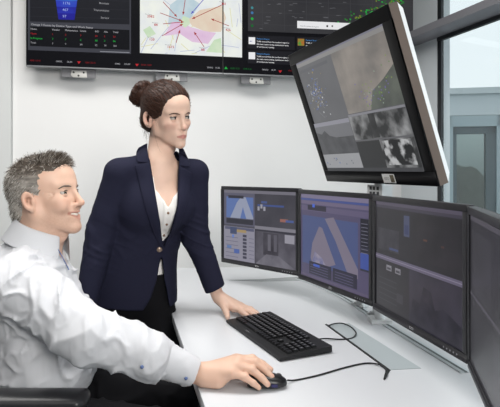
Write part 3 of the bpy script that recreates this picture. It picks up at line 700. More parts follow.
def p_seg(a, b, ra, rb, u):
    """segment with elliptical section: ra=(along u, across), rb the same at b"""
    a = np.asarray(a, float); b = np.asarray(b, float); ab = b-a; L = np.linalg.norm(ab); w = ab/L
    u = np.asarray(u, float); u = u-w*(u@w); u /= np.linalg.norm(u); v = np.cross(w, u)
    def f(P):
        q = P-a; t = np.clip((q@w)/L, 0, 1); d = q-(t*L)[..., None]*w
        r1 = ra[0]+t*(rb[0]-ra[0]); r2 = ra[1]+t*(rb[1]-ra[1]); m = np.minimum(r1, r2)
        x, y, z = (d@u)/r1, (d@v)/r2, (d@w)/m
        k0 = np.sqrt(x*x+y*y+z*z); k1 = np.sqrt((x/r1)**2+(y/r2)**2+(z/m)**2)
        return np.where(k0 < 1e-6, -m, k0*(k0-1)/np.maximum(k1, 1e-9))
    return f, (a+b)/2, L/2+max(*ra, *rb)
def p_half(c, n):          # solid on the side -n
    c = np.asarray(c, float); n = np.asarray(n, float); n = n/np.linalg.norm(n)
    return (lambda P: (P-c)@n), c, 1e9
class Field:
    def __init__(s): s.ops = []; s.disp = []
    def add(s, prim, k=.01, op='u'): s.ops.append((op, prim[0], prim[1], prim[2], k)); return s
    def cut(s, prim, k=.004): return s.add(prim, k, 'd')
    def keep(s, prim, k=.004): return s.add(prim, k, 'i')
    def chain(s, pts, radii, k=.01, u=None):
        for i in range(len(pts)-1):
            if u is None: s.add(p_rc(pts[i], pts[i+1], radii[i], radii[i+1]), k)
            else: s.add(p_seg(pts[i], pts[i+1], radii[i], radii[i+1], u), k)
        return s
    def sel(s, c, rad):
        out = []
        for o in s.ops:
            if o[0] == 'i' or np.linalg.norm(o[2]-c)-o[3] < rad+o[4]+.02: out.append(o)
        return out
    def __call__(s, P, ops=None):
        d = np.full(P.shape[:-1], 1.0)
        for op, f, c, r, k in (s.ops if ops is None else ops):
            e = f(P)
            if op == 'u': h = np.maximum(k-np.abs(d-e), 0)/k; d = np.minimum(d, e)-h*h*k*.25
            elif op == 'd': h = np.maximum(k-np.abs(d+e), 0)/k; d = np.maximum(d, -e)+h*h*k*.25
            else: h = np.maximum(k-np.abs(d-e), 0)/k; d = np.maximum(d, e)+h*h*k*.25
        for g in s.disp: d = d+g(P)
        return d
def grad(F, P, e=.0015):
    g = np.stack([F(P+e*V3(*(1 if i == j else 0 for j in range(3))))-F(P-e*V3(*(1 if i == j else 0 for j in range(3)))) for i in range(3)], -1)
    return g/np.maximum(np.linalg.norm(g, axis=-1, keepdims=True), 1e-9)
def surface(F, lo, hi, h, N=14):
    """sparse surface nets"""
    lo = np.asarray(lo, float); nb = np.ceil((np.asarray(hi)-lo)/(h*N)).astype(int)
    dim = nb*N+4
    rad = h*N*math.sqrt(3)/2
    g = np.stack(np.meshgrid(*[np.arange(n) for n in nb], indexing='ij'), -1).reshape(-1, 3)
    cen = lo+(g+.5)*N*h
    dc = np.concatenate([F(cen[i:i+4000]) for i in range(0, len(cen), 4000)])
    act = g[np.abs(dc) < rad*1.45+.012]
    off = np.stack(np.meshgrid(*[np.arange(N+1)]*3, indexing='ij'), -1)
    key = lambda c: (c[..., 0]*dim[1]+c[..., 1])*dim[2]+c[..., 2]
    KS, VS, QS = [], [], []
    corners = np.array([(i, j, k) for i in (0, 1) for j in (0, 1) for k in (0, 1)])
    edges = [(a, b) for a in range(8) for b in range(a+1, 8) if np.abs(corners[a]-corners[b]).sum() == 1]
    for b in act:
        c = lo+(b+.5)*N*h
        ops = F.sel(c, rad)
        if not any(o[0] == 'u' for o in ops): continue
        d = F(lo+(b*N+off)*h, ops)
        ins = d < 0
        if ins.all() or not ins.any(): continue
        v8 = np.stack([d[i:N+i, j:N+j, k:N+k] for i, j, k in corners], -1); s8 = v8 < 0
        m = s8.any(-1) & ~s8.all(-1)
        idx = np.argwhere(m); v = v8[m]
        acc = np.zeros((len(v), 3)); cnt = np.zeros(len(v))
        for p, q in edges:
            x = (v[:, p] < 0) != (v[:, q] < 0); t = np.where(x, v[:, p]/np.where(x, v[:, p]-v[:, q], 1), 0)
            acc += np.where(x[:, None], corners[p]+t[:, None]*(corners[q]-corners[p]), 0); cnt += x
        VS.append(lo+(b*N+idx+acc/cnt[:, None])*h); KS.append(key(b*N+idx+2))
        for ax in range(3):
            sl = [slice(0, N)]*3; sh = list(sl); sh[ax] = slice(1, N+1)
            a0, a1 = ins[tuple(sl)], ins[tuple(sh)]
            e = np.argwhere(a0 != a1)
            if not len(e): continue
            f0 = a0[tuple(e.T)]
            cc = b*N+e+2; o1 = np.zeros(3, int); o2 = np.zeros(3, int); o1[(ax+1) % 3] = 1; o2[(ax+2) % 3] = 1
            q = np.stack([key(cc-o1-o2), key(cc-o2), key(cc), key(cc-o1)], -1)
            q[~f0] = q[~f0][:, ::-1]
            QS.append(q)
    K_ = np.concatenate(KS); V_ = np.concatenate(VS); Q_ = np.concatenate(QS)
    o = np.argsort(K_); K_ = K_[o]; V_ = V_[o]
    p = np.searchsorted(K_, Q_); p = np.minimum(p, len(K_)-1); ok = (K_[p] == Q_).all(1)
    return V_, p[ok]
def keep_largest(V, Q):
    n = len(V); lab = np.arange(n)
    for _ in range(400):
        m = lab[Q].min(1); new = lab.copy(); np.minimum.at(new, Q.ravel(), np.repeat(m, 4)); new = new[new]
        if (new == lab).all(): break
        lab = new
    u, c = np.unique(lab, return_counts=True); keepm = lab == u[c.argmax()]
    idx = np.cumsum(keepm)-1; Qk = Q[keepm[Q[:, 0]]]
    return V[keepm], idx[Qk]
def relax(V, Q, n=1, lam=.5):
    for _ in range(n):
        s = np.zeros_like(V); c = np.zeros(len(V))
        for i in range(4):
            a, b = Q[:, i], Q[:, (i+1) % 4]
            np.add.at(s, a, V[b]); np.add.at(c, a, 1); np.add.at(s, b, V[a]); np.add.at(c, b, 1)
        V = V+lam*(s/np.maximum(c, 1)[:, None]-V)
    return V
def mesh_obj(name, V, Q, m, parent=None, col=None, org=(0, 0, 0)):
    me = bpy.data.meshes.new(name); V = V-np.asarray(org)
    me.vertices.add(len(V)); me.vertices.foreach_set('co', V.astype(np.float32).ravel())
    k = Q.shape[1]
    me.loops.add(len(Q)*k); me.loops.foreach_set('vertex_index', Q.astype(np.int32).ravel())
    me.polygons.add(len(Q)); me.polygons.foreach_set('loop_start', np.arange(0, len(Q)*k, k, dtype=np.int32))
    try: me.polygons.foreach_set('loop_total', np.full(len(Q), k, dtype=np.int32))
    except Exception: pass
    me.update(calc_edges=True); me.validate()
    if col is not None:
        a = me.color_attributes.new('Col', 'FLOAT_COLOR', 'POINT')
        a.data.foreach_set('color', np.concatenate([col, np.ones((len(col), 1))], 1).astype(np.float32).ravel())
    return link(name, me, parent, m, smooth=True)
def field_obj(name, F, lo, hi, h, m, parent=None, colf=None, org=(0, 0, 0), rel_=1, largest=True):
    V, Q = surface(F, lo, hi, h)
    if largest: V, Q = keep_largest(V, Q)
    if rel_: V = relax(V, Q, rel_)
    return mesh_obj(name, V, Q, m, parent, colf(V) if colf else None, org)
def lerpc(a, b, t): return a+(b-a)*np.clip(t, 0, 1)[..., None]
def C3(h): return np.array(S(h)[:3])
def sstep(a, b, x): t = np.clip((x-a)/(b-a), 0, 1); return t*t*(3-2*t)
class Frame:
    """head frame: x forward, y to the person's left, z up"""
    def __init__(s, o, az, pitch, roll, sc=1.0):
        fwd = V3(math.cos(az)*math.cos(pitch), math.sin(az)*math.cos(pitch), math.sin(pitch))
        l0 = V3(-math.sin(az), math.cos(az), 0); u0 = np.cross(fwd, l0)
        l = l0*math.cos(roll)+u0*math.sin(roll); u = u0*math.cos(roll)-l0*math.sin(roll)
        s.o = np.asarray(o, float); s.R = np.stack([fwd, l, u], 1); s.s = sc
    def __call__(s, *p): return s.o+s.s*(s.R@np.array(p, float))
    def inv(s, P): return ((P-s.o)@s.R)/s.s
    def d(s, *p): return s.R@np.array(p, float)

def head(F, H, male, smile, ex=0.0, es=1.0):
    """skull, face, ears and the start of the neck, in the head frame H"""
    E_ = lambda c, r, k=.012, op='u', ry=0: F.add(p_ell(H(*c), np.array(r)*H.s, H.R @ np.array(Matrix.Rotation(ry, 3, 'Y'))), k, op)
    Cc = lambda a, b, ra, rb, k=.01, op='u': F.add(p_rc(H(*a), H(*b), ra*H.s, rb*H.s), k, op)
    E_((-.012, 0, .036), (.095, .076, .080), .01)
    E_((.028, 0, .040), (.062, .064, .056), .02)
    E_((.030, 0, -.032), (.058, .058, .075), .02)
    jw = .050 if male else .046
    for s in (-1, 1):
        Cc((.0, s*jw, -.058), (.068, s*.012, -.100 if male else -.097), .017 if male else .013, .014 if male else .011, .022)
        Cc((-.006, s*(jw+.008), -.02), (.0, s*jw, -.058), .018, .016, .02)
        E_((.058 if male else .054, s*(.040 if male else .038), -.024), (.024, .020, .017), .018)
        Cc((.083 if male else .081, s*.010, .019 if male else .0145), (.064, s*.046, .022 if male else .018), .0095 if male else .0085, .008 if male else .007, .014)
    E_((.076, 0, -.102), (.017, .017, .014), .016)
    E_((.070, 0, -.066), (.024, .029, .026), .014)
    for s in (-1, 1):
        F.add(p_ell(H(.094, s*.031, -.003), np.array((.0175, .0175, .0135))*H.s, H.R), .012, 'd')
    # nose
    nb = .1105 if male else .1025
    Cc((.086, 0, .010), (nb-.006, 0, -.034), .0065, .0085, .010)
    E_((nb-.005, 0, -.037), (.0105, .0105, .009), .006)
    for s in (-1, 1):
        E_((nb-.020, s*.0115, -.041), (.0105, .0068, .0075), .005)
        F.add(p_ell(H(nb-.012, s*.006, -.0485), np.array((.005, .0032, .003))*H.s, H.R), .002, 'd')
    # eyelids around the eyeballs
    for s in (-1, 1):
        c = (.0715, s*.031, -.003)
        f0, c0, r0 = p_ell(H(*c), np.array((.0138, .0150, .0132))*H.s, H.R)
        n1 = H.d(-.38, 0, -1.0 if not smile else -1.0); n1 /= np.linalg.norm(n1); o1 = H(.083, s*.031, .0006 if not smile else -.0006)
        n2 = H.d(-.3, 0, 1.0); n2 /= np.linalg.norm(n2); o2 = H(.083, s*.031, -.0062 if not smile else -.0048)
        F.add((lambda P, f0=f0, n1=n1, o1=o1: np.maximum(f0(P), (P-o1)@n1), c0, r0), .0025)
        F.add((lambda P, f0=f0, n2=n2, o2=o2: np.maximum(f0(P), (P-o2)@n2), c0, r0), .0025)
    # mouth
    if not smile:
        w = .0215
        for s in (-1, 1):
            Cc((.0925, s*.004, -.0660), (.079, s*w, -.0700), .0038, .0022, .004)
            Cc((.0920, 0, -.0755), (.079, s*w*.95, -.0712), .0046, .0022, .004)
            F.add(p_rc(H(.0985, 0, -.0703), H(.082, s*w, -.0706), .0016*H.s, .0012*H.s), .0022, 'd')
        E_((.0945, 0, -.0585), (.003, .0035, .006), .004, 'd')
    else:
        w = .030
        for s in (-1, 1):
            Cc((.0930, 0, -.0600), (.074, s*w, -.0595), .0045, .0028, .004)
            Cc((.0905, 0, -.0815), (.073, s*w*.96, -.0635), .0052, .0028, .004)
            E_((.066, s*.041, -.040), (.018, .014, .016), .012)
            F.add(p_rc(H(.094, s*.019, -.045), H(.072, s*.038, -.072), .0026*H.s, .0024*H.s), .0045, 'd')
            F.add(p_rc(H(.066, s*.043, -.066), H(.056, s*.046, -.085), .0018*H.s, .0012*H.s), .004, 'd')
            for a_, b_ in ((-.001, .004), (-.005, -.006), (-.009, -.015)): F.add(p_rc(H(.058, s*.052, a_), H(.040, s*.062, b_), .0016*H.s, .0010*H.s), .003, 'd')
            F.add(p_rc(H(.088, s*.017, -.012), H(.076, s*.036, -.017), .0014*H.s, .0012*H.s), .003, 'd')
        for s in (-1, 1):
            F.add(p_rc(H(.096, 0, -.0705), H(.078, s*w*.86, -.0625), .0074*H.s, .0038*H.s), .0025, 'd')
    # ears
    for s in (-1, 1):
        Re = H.R @ np.array(Matrix.Rotation(R(-14), 3, 'Y')) @ np.array(Matrix.Rotation(s*R(-26), 3, 'Z'))
        ec = H(-.014+ex, s*.082, -.012)
        F.add(p_ell(ec, np.array((.0185, .0065, .031))*H.s*es, Re), .004)
        F.add(p_ell(H(-.009+ex, s*.0895, -.010), np.array((.0120, .0150, .0215))*es*H.s, Re), .004, 'd')
        E_((-.004+ex, s*.078, -.016), (.0055, .0045, .0075), .004)
        E_((-.010+ex, s*.0765, -.036), (.009, .005, .009), .004)
def eye_objs(H, target, parent, iris, org):
    for s in (-1, 1):
        c = H(.0708, s*.031, -.0028); r = .0126*H.s
        d = np.asarray(target)-c; d /= np.linalg.norm(d)
        fw = H.R[:, 0]; d = d*.72+fw*.28; d /= np.linalg.norm(d)
        bm = bmesh.new(); bmesh.ops.create_uvsphere(bm, u_segments=24, v_segments=26, radius=r)
        q = Vector(d).to_track_quat('Z', 'Y')
        for f in bm.faces:
            z = f.calc_center_median().z/r
            f.material_index = 2 if z > .965 else (1 if z > .80 else 0)
        for v in bm.verts: v.co = q @ v.co + Vector(c-org)
        finish('eye', bm, [mat('eye_white', '#a8a19a', .3), mat('iris_'+iris, iris, .15, coat=.5), mat('pupil', '#0a0908', .1, coat=.5)], parent, smooth=True)
def on_face(F, H, y, z, x0=.14, off=0.0):
    """point on the front of the face at lateral y, height z (marching back along the head's x axis)"""
    p = H(x0, y, z); d = -H.R[:, 0]
    for _ in range(40): p = p+d*max(F(p[None])[0]-off, -.01)*.7
    return p
def face_tube(name, F, H, yz, r, m, parent, org, off=.0005, flat=1.0, n=6, taper=None):
    P = [on_face(F, H, y, z, off=off) for y, z in yz]
    bm = bmesh.new(); tube(bm, [Vector(p-org) for p in catmull([tuple(p) for p in P], 5)] if False else [Vector(np.asarray(p)-org) for p in catmull([tuple(p) for p in P], 5)], r, n, taper or (lambda t: .35+.65*math.sin(PI*min(1, max(0, t)))**.6), flat=flat, up=tuple(H.R[:, 2]))
    return finish(name, bm, m, parent, smooth=True)
def skin_color(H, male, hands=()):
    base = C3('#d6b19c') if male else C3('#d9b7a4')
    red = C3('#c08c79') if male else C3('#cf9788')
    def f(V):
        c = np.repeat(base[None], len(V), 0); q = H.inv(V)
        n = noise3(V*60)*.5+noise3(V*140)*.3
        c = c*(1+.05*n[:, None])
        for s in (-1, 1):
            c = lerpc(c, red, .45*np.exp(-((q-np.array((.07, s*.042, -.03)))**2/np.array((.03, .022, .018))**2).sum(1)))
            c = lerpc(c, red, .5*np.exp(-((q-np.array((-.012, s*.082, -.012)))**2).sum(1)/.03**2))
        c = lerpc(c, red, .5*np.exp(-((q-np.array((.112, 0, -.038)))**2).sum(1)/.015**2))
        lip = C3('#b0746a') if male else C3('#b3736d')
        if male: zc, h, w = -.0705, .0155, .027
        else: zc, h, w = -.0706, .0088, .0225
        lm_ = np.clip(1-np.abs(q[:, 1])/w, 0, 1)**.5; dz = np.abs(q[:, 2]-zc)
        if male: zc2 = zc+.012*(np.abs(q[:, 1])/w)**2; dz = np.abs(q[:, 2]-zc2)
        t = sstep(1.15, .75, dz/np.maximum(h*lm_, 1e-4))*(q[:, 0] > .068)*(np.abs(q[:, 1]) < w)
        c = lerpc(c, lip, (.85 if not male else .6)*t)
        if male:
            st = sstep(-.035, -.06, q[:, 2])*sstep(-.01, .03, q[:, 0])*(q[:, 2] > -.125)*(1-t)
            c = lerpc(c, C3('#a98572'), .35*st*(1+.4*noise3(V*500)))
        for p, nrm in hands:
            dd = np.linalg.norm(V-p, axis=1); c = lerpc(c, C3('#d9ab98'), .7*(dd < .006))
        return np.clip(c, 0, 1)
    return f
def strands(name, roots, normals, dirs, lens, r, cols, m, parent, org, gravity=0, curl=0):
    """many single hairs as slim three-sided tapered strands, one mesh"""
    n = len(roots); k = 4
    V = []; Qs = []; Cs = []
    up = rng.normal(size=(n, 3))
    t_ = dirs/np.linalg.norm(dirs, axis=1, keepdims=True)
    u = np.cross(t_, up); u /= np.linalg.norm(u, axis=1, keepdims=True); w = np.cross(t_, u)
    for j in range(k):
        f = j/(k-1); c = roots+t_*(lens*f)[:, None]+V3(0, 0, -gravity)*(f*f*lens)[:, None]+u*(curl*f*f*lens)[:, None]
        rr = r*(1-.85*f)
        for a in range(3): V.append(c+rr*(math.cos(2.094*a)*u+math.sin(2.094*a)*w))
    V = np.stack(V, 1).reshape(n*k*3, 3); base = np.arange(n)[:, None]*k*3
    for j in range(k-1):
        for a in range(3):
            Qs.append(base+np.array([[j*3+a, j*3+(a+1) % 3, (j+1)*3+(a+1) % 3, (j+1)*3+a]]))
    return mesh_obj(name, V, np.concatenate(Qs), m, parent, np.repeat(cols, k*3, 0), org)
def hand(F, wrist, mcps, fingers, thumb, back, rw=.024):
    """palm, four fingers and a thumb joined to the forearm; fingers = lists of joints after the knuckle"""
    rk = (.0108, .0112, .0104, .0092)
    wrist = np.asarray(wrist, float)
    for i, m_ in enumerate(mcps):
        m_ = np.asarray(m_, float)
        F.add(p_rc(wrist+(m_-wrist)*.12, m_, .0165, rk[i]+.0012), .014)
        F.add(p_rc(wrist+(m_-wrist)*.35-np.asarray(back)*.008, m_-np.asarray(back)*.004, .012, rk[i]), .012)
        js = [m_]+[np.asarray(j, float) for j in fingers[i]]
        rad = [rk[i], rk[i]*.93, rk[i]*.82, rk[i]*.68]
        for a in range(3): F.add(p_rc(js[a], js[a+1], rad[a], rad[a+1]), .0035 if a else .006)
        F.add(p_ell(js[1], np.full(3, rad[1]*1.06)), .004)
    th = [np.asarray(j, float) for j in thumb]; tr = (.0165, .0125, .0112, .0085)
    for a in range(len(th)-1): F.add(p_rc(th[a], th[a+1], tr[a], tr[a+1]), .010 if a == 0 else .004)
# ---------------------------------------------------------------- people: shared materials
M_skin = mat('skin', '#d0a58c', .48, spec=.35, attr='Col', sss=.05, bump=.08, bscale=700)
M_hair = mat('hair', '#40302a', .5, spec=.25, attr='Col')
M_shirt = mat('shirt_cotton', '#cdced2', .8, spec=.15, bump=.12, bscale=1500)
M_jack = mat('jacket_navy', '#222334', .85, spec=.12, bump=.25, bscale=1400, var=.06, vscale=300)
M_trs = mat('trousers_black', '#131316', .85, spec=.12, bump=.2, bscale=1200)
M_shoe = mat('shoe_leather', '#151414', .35)
M_teeth = mat('teeth', '#eae4da', .3)
M_brow_m = mat('brow_grey', '#6e6055', .8); M_brow_w = mat('brow_brown', '#4a352b', .8); M_lash = mat('lash', '#1f1714', .8)
def sd_poly(pts):
    pts = np.asarray(pts, float)
    def f(p):
        d = np.full(p.shape[:-1], 1e9); s = np.ones(p.shape[:-1])
        for i in range(len(pts)):
            a, b = pts[i], pts[i-1]; e = b-a; w = p-a
            t = np.clip((w@e)/(e@e), 0, 1); q = w-t[..., None]*e; d = np.minimum(d, (q*q).sum(-1))
            c1 = p[..., 1] >= a[1]; c2 = p[..., 1] < b[1]; c3 = e[0]*w[..., 1] > e[1]*w[..., 0]
            s = np.where((c1 & c2 & c3) | (~c1 & ~c2 & ~c3), -s, s)
        return s*np.sqrt(d)
    return f
def to_px(P): return np.stack([250+500*P[..., 0]/P[..., 1], 172-500*(P[..., 2]-1.26)/P[..., 1]], -1)
def opening(pts, c, v):
    """a cut through the front of a garment (outline as seen from the front), as deep as the plane through c facing v"""
    g = sd_poly(pts); c = np.asarray(c, float); v = np.asarray(v, float)
    return (lambda P: np.maximum(g(to_px(P))*P[..., 1]/500, -((P-c)@v))), c, 1.0
CAMP = V3(0, 0, 1.26)
def hit(F, px, py, off=0., t0=1.2, t1=2.4):
    """where the sight line through a point of the front view meets a garment"""
    d = V3((px-250)/500, 1, -(py-172)/500); t = t0
    for _ in range(90):
        e = F((CAMP+d*t)[None])[0]-off
        if e < .0004 or t > t1: break
        t += e*.8
    return CAMP+d*t
def patch(name, rows, thick, m, parent, org, sub=1):
    """a cloth patch: rows of 3-D points, given thickness"""
    A = np.array(rows); r, c = A.shape[:2]
    me = bpy.data.meshes.new(name)
    me.from_pydata([tuple(p-org) for p in A.reshape(-1, 3)], [], [(i*c+j, i*c+j+1, (i+1)*c+j+1, (i+1)*c+j) for i in range(r-1) for j in range(c-1)])
    o = link(name, me, parent, m, smooth=True)
    s = o.modifiers.new('solid', 'SOLIDIFY'); s.thickness = thick; s.offset = 0
    if sub: b = o.modifiers.new('sub', 'SUBSURF'); b.levels = b.render_levels = sub
    return o
def shoe(parent, org, heel, toe, m):
    F = Field(); heel = np.asarray(heel, float); toe = np.asarray(toe, float); d = (toe-heel)/np.linalg.norm(toe-heel); sd = np.cross(d, V3(0, 0, 1))
    F.add(p_seg(heel+V3(0, 0, .035), heel+d*.10+V3(0, 0, .035), (.034, .04), (.04, .038), sd), .02)
    F.add(p_seg(heel+d*.10+V3(0, 0, .03), toe+V3(0, 0, .02)-d*.02, (.042, .034), (.034, .02), sd), .02)
    F.add(p_rc(heel+V3(0, 0, .05), heel+V3(0, 0, .09), .04, .042), .02)
    F.keep(p_half((0, 0, .001), (0, 0, -1)), .002)
    a = np.minimum(heel, toe)-.08; b = np.maximum(heel, toe)+.08; a[2] = -.01; b[2] = .16
    field_obj('shoe', F, a, b, .005, m, parent, org=org)

# ================================================================ the seated man
mo = V3(-.60, 1.40, 0)
man = thing('person', 'grey-haired man in white shirt sitting at the desk with his hand on the mouse', 'person', tuple(mo))
Hm = Frame((-.556, 1.36, 1.196), R(-10), R(9), R(0), .945)
uM = V3(-.387, .922, 0); vM = V3(.922, .387, 0)
SHR = V3(-.585, 1.245, .985); ELR = V3(-.355, 1.150, .885); WRR = V3(-.128, 1.220, .768)
SHL = V3(-.70, 1.535, .985); ELL = V3(-.70, 1.60, .74); WRL = V3(-.585, 1.50, .70)
def man_torso(F, e, k=.03):
    F.add(p_seg((-.61, 1.40, .57), (-.565, 1.385, .74), (.165+e, .125+e), (.160+e, .122+e), uM), k)
    F.add(p_seg((-.565, 1.385, .74), (-.600, 1.385, .92), (.160+e, .122+e), (.172+e, .120+e), uM), k)
    F.add(p_seg((-.600, 1.385, .92), (-.606, 1.385, .995), (.172+e, .120+e), (.150+e, .090+e), uM), k)
    F.add(p_seg((-.606, 1.385, .995), (-.592, 1.372, 1.065), (.120+e, .080+e), (.062+e, .06+e), uM), k)
    for sh in (SHR, SHL): F.add(p_rc((-.598, 1.378, 1.045), sh+V3(0, 0, .012), .040+e, .052+e), .03)
FM = Field()
head(FM, Hm, True, True, .012, .93)
FM.chain([Hm(-.022, 0, -.045), Hm(-.022, 0, -.10), (-.578, 1.366, 1.06), (-.59, 1.375, .99)], [.055, .053, .056, .066], .022)
FM.add(p_ell(Hm(.030, 0, -.118), (.014, .012, .016), Hm.R), .02)
FH = Field(); FH.ops = list(FM.ops)
man_torso(FM, -.018)
FM.chain([SHR, ELR, WRR], [.048, .040, .0245], .012)
FM.chain([SHL, ELL, WRL], [.048, .040, .026], .012)
mc = [V3(-.034, 1.240, .796), V3(-.028, 1.221, .800), V3(-.033, 1.203, .794), V3(-.042, 1.188, .783)]
fg = [[V3(.006, 1.242, .796), V3(.032, 1.237, .784), V3(.051, 1.232, .773)],
      [V3(.013, 1.218, .796), V3(.037, 1.210, .781), V3(.052, 1.203, .767)],
      [V3(.005, 1.197, .786), V3(.028, 1.189, .770), V3(.042, 1.184, .757)],
      [V3(-.012, 1.183, .774), V3(.008, 1.179, .762), V3(.021, 1.178, .752)]]
hand(FM, WRR, mc, fg, [V3(-.100, 1.234, .770), V3(-.066, 1.258, .770), V3(-.032, 1.262, .765), V3(-.002, 1.256, .757)], V3(0, 0, 1))
FM.add(p_ell((-.078, 1.205, .768), (.034, .017, .019)), .014)
FM.add(p_rc((-.112, 1.202, .758), (-.075, 1.192, .758), .0145, .0135), .014)
lf = (WRL-ELL)/np.linalg.norm(WRL-ELL)
FM.add(p_seg(WRL, WRL+lf*.08, (.03, .016), (.036, .014), V3(0, 0, 1)), .01)
for i in range(4):
    b0 = WRL+lf*.08+V3(0, 0, .024-.016*i); FM.chain([b0, b0+lf*.04+V3(.004, -.006, 0), b0+lf*.065+V3(.0, -.02, -.006)], [.0092, .0085, .007], .003)
FM.chain([WRL+lf*.02, WRL+lf*.05+V3(0, -.0, .035), WRL+lf*.085+V3(.0, -.01, .040)], [.014, .011, .008], .006)
HIPS = [(V3(-.60, 1.30, .585), V3(-.20, 1.235, .600), V3(-.22, 1.235, .10)), (V3(-.61, 1.49, .585), V3(-.19, 1.52, .598), V3(-.20, 1.53, .10))]
for h_, k_, a_ in HIPS: FM.chain([h_, k_, a_, a_+V3(.12, 0, -.055)], [.07, .05, .035, .025], .02)
dors = [(fg[i][2]-fg[i][1]) for i in range(4)]
nails = []
for i in range(3):
    t_ = dors[i]/np.linalg.norm(dors[i]); n_ = V3(0, 0, 1)-t_*t_[2]; n_ /= np.linalg.norm(n_); nails.append((fg[i][2]+n_*.0065, n_))
mb = field_obj('body', FM, (-.80, 1.08, .0), (.10, 1.68, 1.345), .0027, M_skin, man, skin_color(Hm, True, nails), mo, rel_=1)
eye_objs(Hm, V3(.30, 1.10, 1.30), man, '#3f3d36', mo)
for s in (-1, 1):
    face_tube('eyebrow', FH, Hm, [(s*.015, .0125), (s*.026, .0155), (s*.038, .0155), (s*.048, .0100)], .0030, M_brow_m, man, mo, flat=.8)
    face_tube('eyelid_line', FH, Hm, [(s*.0185, .0010), (s*.026, .0030), (s*.035, .0028), (s*.0435, -.0010)], .0011, M_lash, man, mo, off=.0002)
# teeth: an arc behind the lips
bm = bmesh.new(); W_ = 20
for zt, zb in ((-.0615, -.0702), ):
    rows_ = []
    for i in range(W_+1):
        y = -.0235+.047*i/W_; x = .0890-.018*(y/.0235)**2; lift = .0085*(abs(y)/.0235)**1.6
        nk = .0006*abs(math.sin(PI*i/2))
        rows_.append([bm.verts.new(Vector(Hm(x-nk, y, z)-mo)) for z in (zt+lift*.6, (zt+zb)/2+lift*.8, zb+lift)])
    for a, b in zip(rows_, rows_[1:]):
        for j in range(2): bm.faces.new((a[j], a[j+1], b[j+1], b[j]))
to = finish('teeth', bm, M_teeth, man, smooth=True); sm = to.modifiers.new('s', 'SOLIDIFY'); sm.thickness = .003

# short grey hair: close cap and single strands
def man_cap(e):
    F = Field()
    F.add(p_ell(Hm(-.012, 0, .038), np.array((.0965, .0780, .0815))*.955+e, Hm.R), .01)
    F.add(p_ell(Hm(.035, 0, .072), np.array((.042, .054, .036))*.965+e, Hm.R), .02)
    F.add(p_ell(Hm(-.055, 0, -.028), np.array((.045, .056, .048))*.965+e, Hm.R), .02)
    F.cut(p_ell(Hm(.106, 0, -.016), (.064, .090, .098), Hm.R), .006)
    for s in (-1, 1):
        F.cut(p_ell(Hm(.002, s*.086, -.018), (.019, .022, .031), Hm.R), .004)
        F.cut(p_ell(Hm(.060, s*.070, -.050), (.044, .03, .060), Hm.R), .004)
    F.cut(p_half(Hm(-.03, 0, -.062), H_n := -Hm.d(.55, 0, -1)), .006)
    return F
FC = man_cap(0)
FC.disp.append(lambda P: .0022*noise3(Hm.inv(P)*np.array((60, 160, 160)))-.0)
def man_hcol(V):
    q = Hm.inv(V); n = noise3(q*np.array((70, 210, 210)))*.6+noise3(q*np.array((160, 420, 420)))*.5
    g = sstep(.02, .085, q[:, 2]+.25*q[:, 0])           # darker towards the top
    a = lerpc(np.repeat(C3('#9d9790')[None], len(V), 0), np.repeat(C3('#4f463e')[None], len(V), 0), g)
    return np.clip(a*(1+.7*n[:, None]), 0, 1)
cap = field_obj('hair', FC, Hm.o-.16, Hm.o+.17, .003, M_hair, man, man_hcol, mo, 0)
def man_strands(n):
    V, Q = surface(man_cap(0), Hm.o-.16, Hm.o+.17, .004)
    P = V[rng.integers(0, len(V), n)]+rng.normal(size=(n, 3))*.001; F0 = man_cap(0); N = grad(F0, P); q = Hm.inv(P)
    top = sstep(.055, .10, q[:, 2]); front = sstep(.0, .06, q[:, 0])*top
    D = N*(.07+.34*top+.5*front)[:, None]+np.outer(1-top*.3, Hm.d(-.75, 0, -.65))+np.outer(front*.9, Hm.d(.5, 0, 1.0))+np.outer(top*.9, Hm.d(.9, -.1, .1))+rng.normal(size=P.shape)*.16
    L = .008+.005*top+.004*front+rng.random(n)*.006
    w = rng.random(n); g = sstep(.03, .10, q[:, 2]+.3*q[:, 0])
    pal = np.where((w < .50-.40*g)[:, None], C3('#cdc9c2'), np.where((w < .76-.32*g)[:, None], C3('#938b82'), C3('#463b33')))
    return P-N*.002, N, D, L, pal
P_, N_, D_, L_, C_ = man_strands(7500)
strands('loose_hair', P_, N_, D_, L_, .0009, C_, M_hair, cap, mo, gravity=.1)

# white shirt
FS = Field()
man_torso(FS, .004, .03)
FS.add(p_ell((-.500, 1.405, .79), (.085, .12, .10)), .05)
UP = SHR*.5+ELR*.5+V3(0, -.0, -.004); FO = ELR*.48+WRR*.52+V3(-.0, 0, .002)
FS.chain([SHR+V3(.0, 0, .0), UP, ELR+V3(-.01, 0, -.005), FO, WRR+V3(-.018, -.004, .008)], [.072, .070, .066, .056, .036], .014)
FS.chain([SHL, ELL, WRL-lf*.01], [.068, .058, .036], .014)
FS.cut(p_half(WRR+(WRR-ELR)*-.05, -(WRR-ELR)), .003)
FS.cut(p_half(WRL, -(WRL-ELL)), .003) if False else None
for a, b, ra, rb in ((Hm(-.022, 0, -.06), V3(-.578, 1.366, 1.07), .058, .060), (V3(-.578, 1.366, 1.07), V3(-.550, 1.36, 1.02), .060, .050)): FS.cut(p_rc(a, b, ra, rb), .004)
FS.cut(p_rc((-.51, 1.345, 1.07), (-.470, 1.355, .985), .030, .006), .006)
FS.keep(p_half((-.5, 1.38, .655), V3(.25, 0, -1)), .006)
aD = (WRR-ELR)/np.linalg.norm(WRR-ELR); aU = (ELR-SHR)/np.linalg.norm(ELR-SHR)
